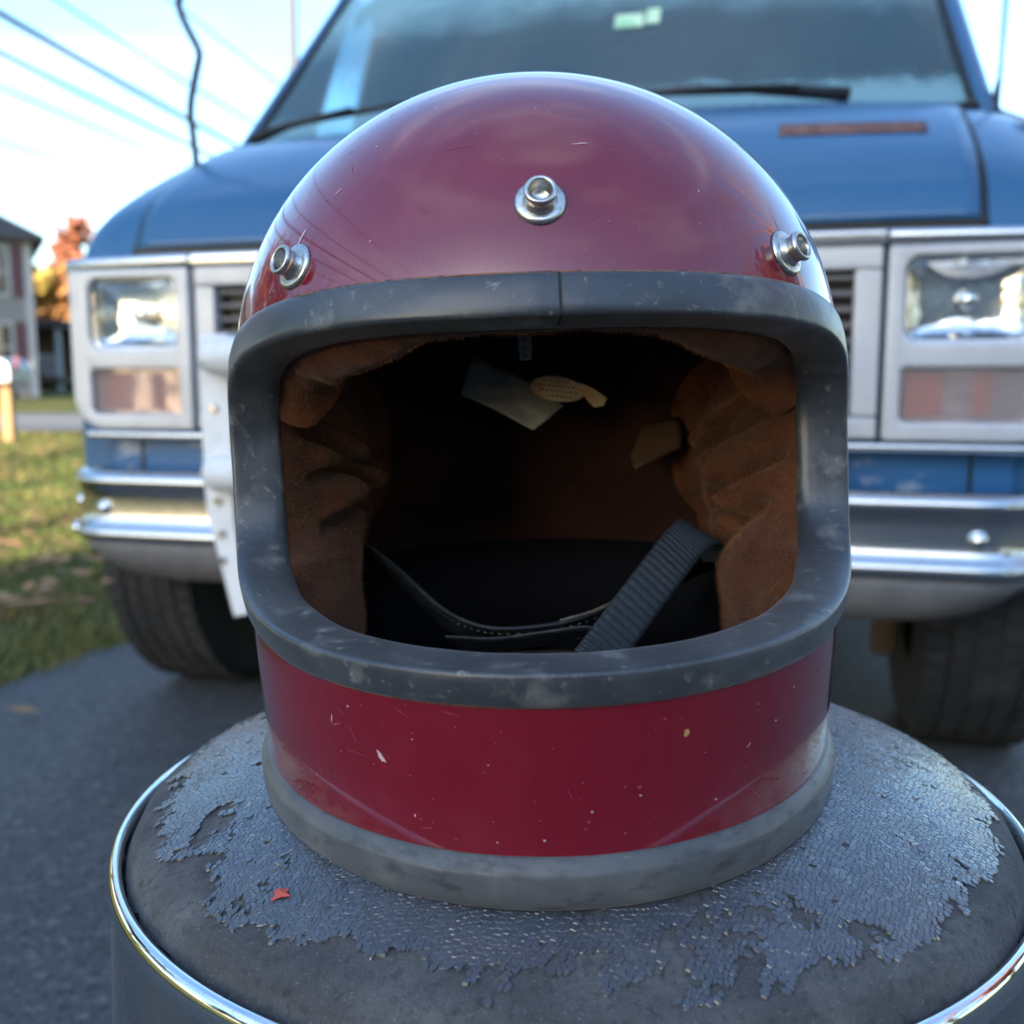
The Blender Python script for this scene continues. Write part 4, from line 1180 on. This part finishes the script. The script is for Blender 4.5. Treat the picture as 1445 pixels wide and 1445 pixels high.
porch = empty('porch', (-22.7, 48.0, 0), label='low dark roofed porch with white railing right of the grey house', cat='porch')
MB().box((0.2, 0, 3.05), (5.4, 4.0, 0.35)).build('roof', M['roof_shingle'], porch)
MB().box((0.2, 1.5, 1.5), (5.0, 0.2, 2.8)).build('back_wall', M['bark'], porch)
MB().box((0.2, 0, 0.55), (5.0, 3.6, 0.25)).build('deck', M['bark'], porch)
for x in (-2.1, 0.2, 2.5):
    MB().box((x, -1.7, 1.5), (0.16, 0.16, 2.9)).build('post', M['trim_white'], porch)
for z in (0.85, 1.65):
    MB().box((0.2, -1.7, z), (4.5, 0.08, 0.10)).build('rail', M['trim_white'], porch)
bl = None
for i in range(22):
    x = -1.95 + i * 0.205
    if bl is None: bl = MB().box((0, 0, 0), (0.06, 0.05, 0.75)).build('baluster', M['trim_white'], porch); o = bl
    else: o = bl.copy(); COL.objects.link(o); o.parent = porch
    o.location = (x, -1.7, 1.25)

mbx = empty('mailbox', (-5.86, 12.0, 0), label='silver mailbox on a pale wooden post beside the road', cat='mailbox')
MB().box((0, 0, 0.34), (0.11, 0.11, 0.70)).build('post', M['timber'], mbx, bevel=0.008)
P = []
for y in (-0.26, -0.255, 0.255, 0.26):
    sc2 = 0.94 if abs(y) > 0.257 else 1
    row = [(-0.125 * sc2, y, 0.70), (-0.125 * sc2, y, 0.84)]
    row += [(-0.125 * sc2 * math.cos(PI * k / 12), y, 0.84 + 0.125 * sc2 * math.sin(PI * k / 12)) for k in range(1, 12)]
    row += [(0.125 * sc2, y, 0.84), (0.125 * sc2, y, 0.70)]
    P.append([(p[0] * 1.35, p[1], p[2]) for p in row])
mb = MB().grid(P, closed_v=True)
mb.add(P[0], [tuple(range(len(P[0])))]); mb.add(P[-1], [tuple(range(len(P[0])))[::-1]])
mb.build('box', M['galvanised'], mbx, False)
MB().box((0, 0, 0.695), (0.30, 0.46, 0.03)).build('shelf', M['timber'], mbx)
MB().box((0.18, -0.1, 0.90), (0.012, 0.03, 0.16)).build('flag', M['leaf_red'], mbx)

# ================================================================== trees, pole, wires
def tree(name, loc, h, spread, leaf_mat, nleaf, seed, label, group=None, leaf=0.18, bark='bark', depth=5, lean=(0, 0), trunk_r=None, cat='tree'):
    rg = random.Random(seed)
    root = empty(name, loc, label=label, cat=cat, group=group)
    mb = MB(); tips = []
    def grow(p, d, L, r, lv):
        pts, rr = [p], [r]
        q = p.copy(); dd = d.copy()
        n = 4
        for i in range(n):
            dd = (dd + Vector((rg.gauss(0, .13), rg.gauss(0, .13), rg.gauss(0.03, .08)))).normalized()
            q = q + dd * L / n
            pts.append(q.copy()); rr.append(r * (1 - 0.42 * (i + 1) / n))
        mb.tube(pts, rr, 6 if lv < 3 else 4, False)
        if lv >= 2:
            for pp in pts[1:]: tips.append((pp, lv))
        if lv < depth:
            k = rg.choice((2, 3, 3)) if lv else 5
            for c_ in range(k):
                ax = rg.uniform(0, 2 * PI)
                side = (d.orthogonal().normalized() * math.cos(ax) + d.cross(d.orthogonal().normalized()) * math.sin(ax))
                nd = (dd * rg.uniform(.55, 1.0) + side * rg.uniform(.35, .85) * spread).normalized()
                j = rg.randint(2, n) if lv == 0 else rg.randint(1, n)
                grow(pts[j].copy(), nd, L * rg.uniform(.55, .8), rr[j] * .66, lv + 1)
    tr = trunk_r or h * 0.028
    grow(Vector((0, 0, -0.05)), Vector((lean[0], lean[1], 1)).normalized(), h * 0.40, tr, 0)
    mb.build('trunk', M[bark], root, True)
    if nleaf:
        V, F = [], []
        for i in range(nleaf):
            p, lv = rg.choice(tips)
            c = p + Vector((rg.gauss(0, 1), rg.gauss(0, 1), rg.gauss(0, .8))) * h * 0.035
            s = leaf * rg.uniform(.6, 1.4)
            a = Vector((rg.gauss(0, 1), rg.gauss(0, 1), rg.gauss(0, 1))).normalized(); b = a.orthogonal().normalized()
            k = len(V)
            V += [c - a * s, c - b * s * .6, c + a * s, c + b * s * .6]; F.append((k, k + 1, k + 2, k + 3))
        o = mesh('crown', V, F, M[leaf_mat], root, False)
    return root
G1 = 'autumn trees beyond the grey house'
tree('autumn_tree', (-26.0, 62, 0), 8.6, 1.0, 'leaf_orange', 6500, 21, 'orange autumn tree in the gap between grey house and van', G1, 0.42, depth=4)
tree('autumn_tree', (-29.8, 60, 0), 8.4, 1.0, 'leaf_yellow', 6500, 22, 'yellow autumn tree just right of the grey house roof', G1, 0.42, depth=4)
tree('autumn_tree', (-24.6, 74, 0), 10.5, 1.0, 'leaf_orange', 5500, 23, 'taller pale orange tree touching the van fender outline', G1, 0.42, depth=4)
tree('autumn_tree', (-31.8, 57, 0), 13.0, 0.9, 'leaf_rust', 5000, 24, 'rusty brown tree rising above the grey house roof', G1, 0.42, depth=4)
tree('autumn_tree', (-33.5, 74, 0), 11.5, 1.0, 'leaf_rust', 4000, 25, 'thin reddish tree farther back behind the yellow tree', G1, 0.42, depth=4)
tree('shrub', (-21.6, 45.5, 0), 1.5, 1.2, 'leaf_green', 2600, 26, 'dark green shrub below the porch beside the house', None, 0.14, depth=3, cat='shrub')
# bare trees standing to the right and left of the camera; the helmet's gloss shows them
tree('bare_tree', (6.4, 4.0, 0), 12.5, 0.95, 'leaf_orange', 2200, 31, 'tall nearly bare tree mirrored in the right of the helmet', None, 0.045, 'bark_warm', 6, trunk_r=0.17)
tree('bare_tree', (10.5, -1.5, 0), 10.5, 0.95, 'leaf_orange', 0, 32, 'bare tree well off to the right of the driveway', None, 0.06, 'bark_warm', 5, trunk_r=0.22)
tree('bare_tree', (-6.6, 2.6, 0), 8.0, 0.9, 'leaf_orange', 0, 33, 'bare tree off to the left mirrored in the helmet', None, 0.06, 'bark', 5, trunk_r=0.12)
for i, (x, y, h, s) in enumerate(((-23.5, 21, 15, 41), (-29, 12, 15, 42), (16, -12, 13, 43), (20, 4, 14, 44), (-27, -9, 12, 45), (-34, -20, 13, 46))):  # first two are added out of frame to shade the grey house
    tree('leafy_tree', (x, y, 0), h, 1.0, ('leaf_rust', 'leaf_green', 'leaf_orange')[i % 3], 3200, s,
         ('rust coloured tree added out of frame to shade the grey house', 'green tree added out of frame left to shade the grey house', 'orange tree behind and right of the driveway', 'rust coloured tree out of frame to the right', 'green tree behind and left of the driveway', 'orange tree far behind and left of the camera')[i], 'leafy trees around the yard', 0.36, depth=4)
# house added unseen behind the camera to shade driveway and van front; its front shows in the lamps and the helmet
shade_house = empty('shade_house', (2.0, -14.0, 0), label='beige house with garage added behind the camera to shade the driveway', cat='house')
M['shade_house_wall'] = pmat('shade_house_wall', (0.42, 0.38, 0.32), 0.8)
MB().box((0, -5, 2.9), (20, 10, 5.8)).build('wall', M['shade_house_wall'], shade_house)
mb = MB()
mb.add([(-10.5, 0.6, 5.7), (10.5, 0.6, 5.7), (10.5, -10.6, 5.7), (-10.5, -10.6, 5.7), (-10.5, -5, 9.3), (10.5, -5, 9.3)], [(0, 1, 5, 4), (2, 3, 4, 5), (1, 2, 5), (3, 0, 4), (3, 2, 1, 0)])
mb.build('roof', M['roof_shingle'], shade_house)
for x in (-3.0, 1.2):
    g = MB().box((x, 0.03, 1.15), (2.6, 0.06, 2.3)).build('garage_door', M['trim_white'], shade_house)
    for a in range(4):
        for b in range(4):
            MB().box((x - 0.95 + a * 0.633, 0.07, 0.32 + b * 0.55), (0.52, 0.025, 0.42)).build('panel', M['trim_white'], g)
for x, z in ((-7.5, 1.7), (5.2, 1.7), (8.2, 1.7), (-7.5, 4.5), (-3.5, 4.5), (0.5, 4.5), (4.5, 4.5), (8.2, 4.5)):
    w = MB().box((x, 0.04, z), (1.2, 0.09, 1.6)).build('window', M['trim_white'], shade_house)
    for a in (-1, 1):
        MB().box((x, 0.09, z + a * 0.38), (1.0, 0.02, 0.70)).build('pane', M['window_pane'], w)

pole = empty('utility_pole', (-6.1, 30.0, 0), label='slim wooden utility pole rising behind the left windscreen pillar', cat='utility pole')
MB().tube([(0, 0, -0.1), (0, 0, 6), (0, 0, 13.5)], [0.17, 0.155, 0.13], 12).build('pole', M['pole_wood'], pole, True)
MB().box((0, 0, 12.6), (2.4, 0.12, 0.14)).build('crossarm', M['pole_wood'], pole)
VPX = 0.088       # wires run away in this direction per metre
def wire(x0, h, r, label, sag=0.55):
    pts = []
    for k in range(61):
        y = -45 + 165 * k / 60
        span = 42.0
        u = ((y - 30) % span) / span
        pts.append((x0 + VPX * y, y, h - sag * 4 * u * (1 - u)))
    o = MB().tube(pts, r, 6).build('power_line', M['wire'], None, True)
    tag(o, label, 'power line', 'overhead lines in the sky left of the van')
wire(-7.9, 5.95, 0.044, 'thickest dark overhead line, running down to the van fender')
wire(-9.1, 6.05, 0.036, 'second thick overhead line just below the thickest one')
wire(-8.6, 7.05, 0.024, 'thin overhead line just above the thickest one')
wire(-8.4, 8.3, 0.020, 'faint topmost overhead line near the tall pole')
wire(-10.6, 6.2, 0.022, 'pale overhead line below the two thick ones')
wire(-11.6, 5.6, 0.020, 'lowest faint overhead line above the house')
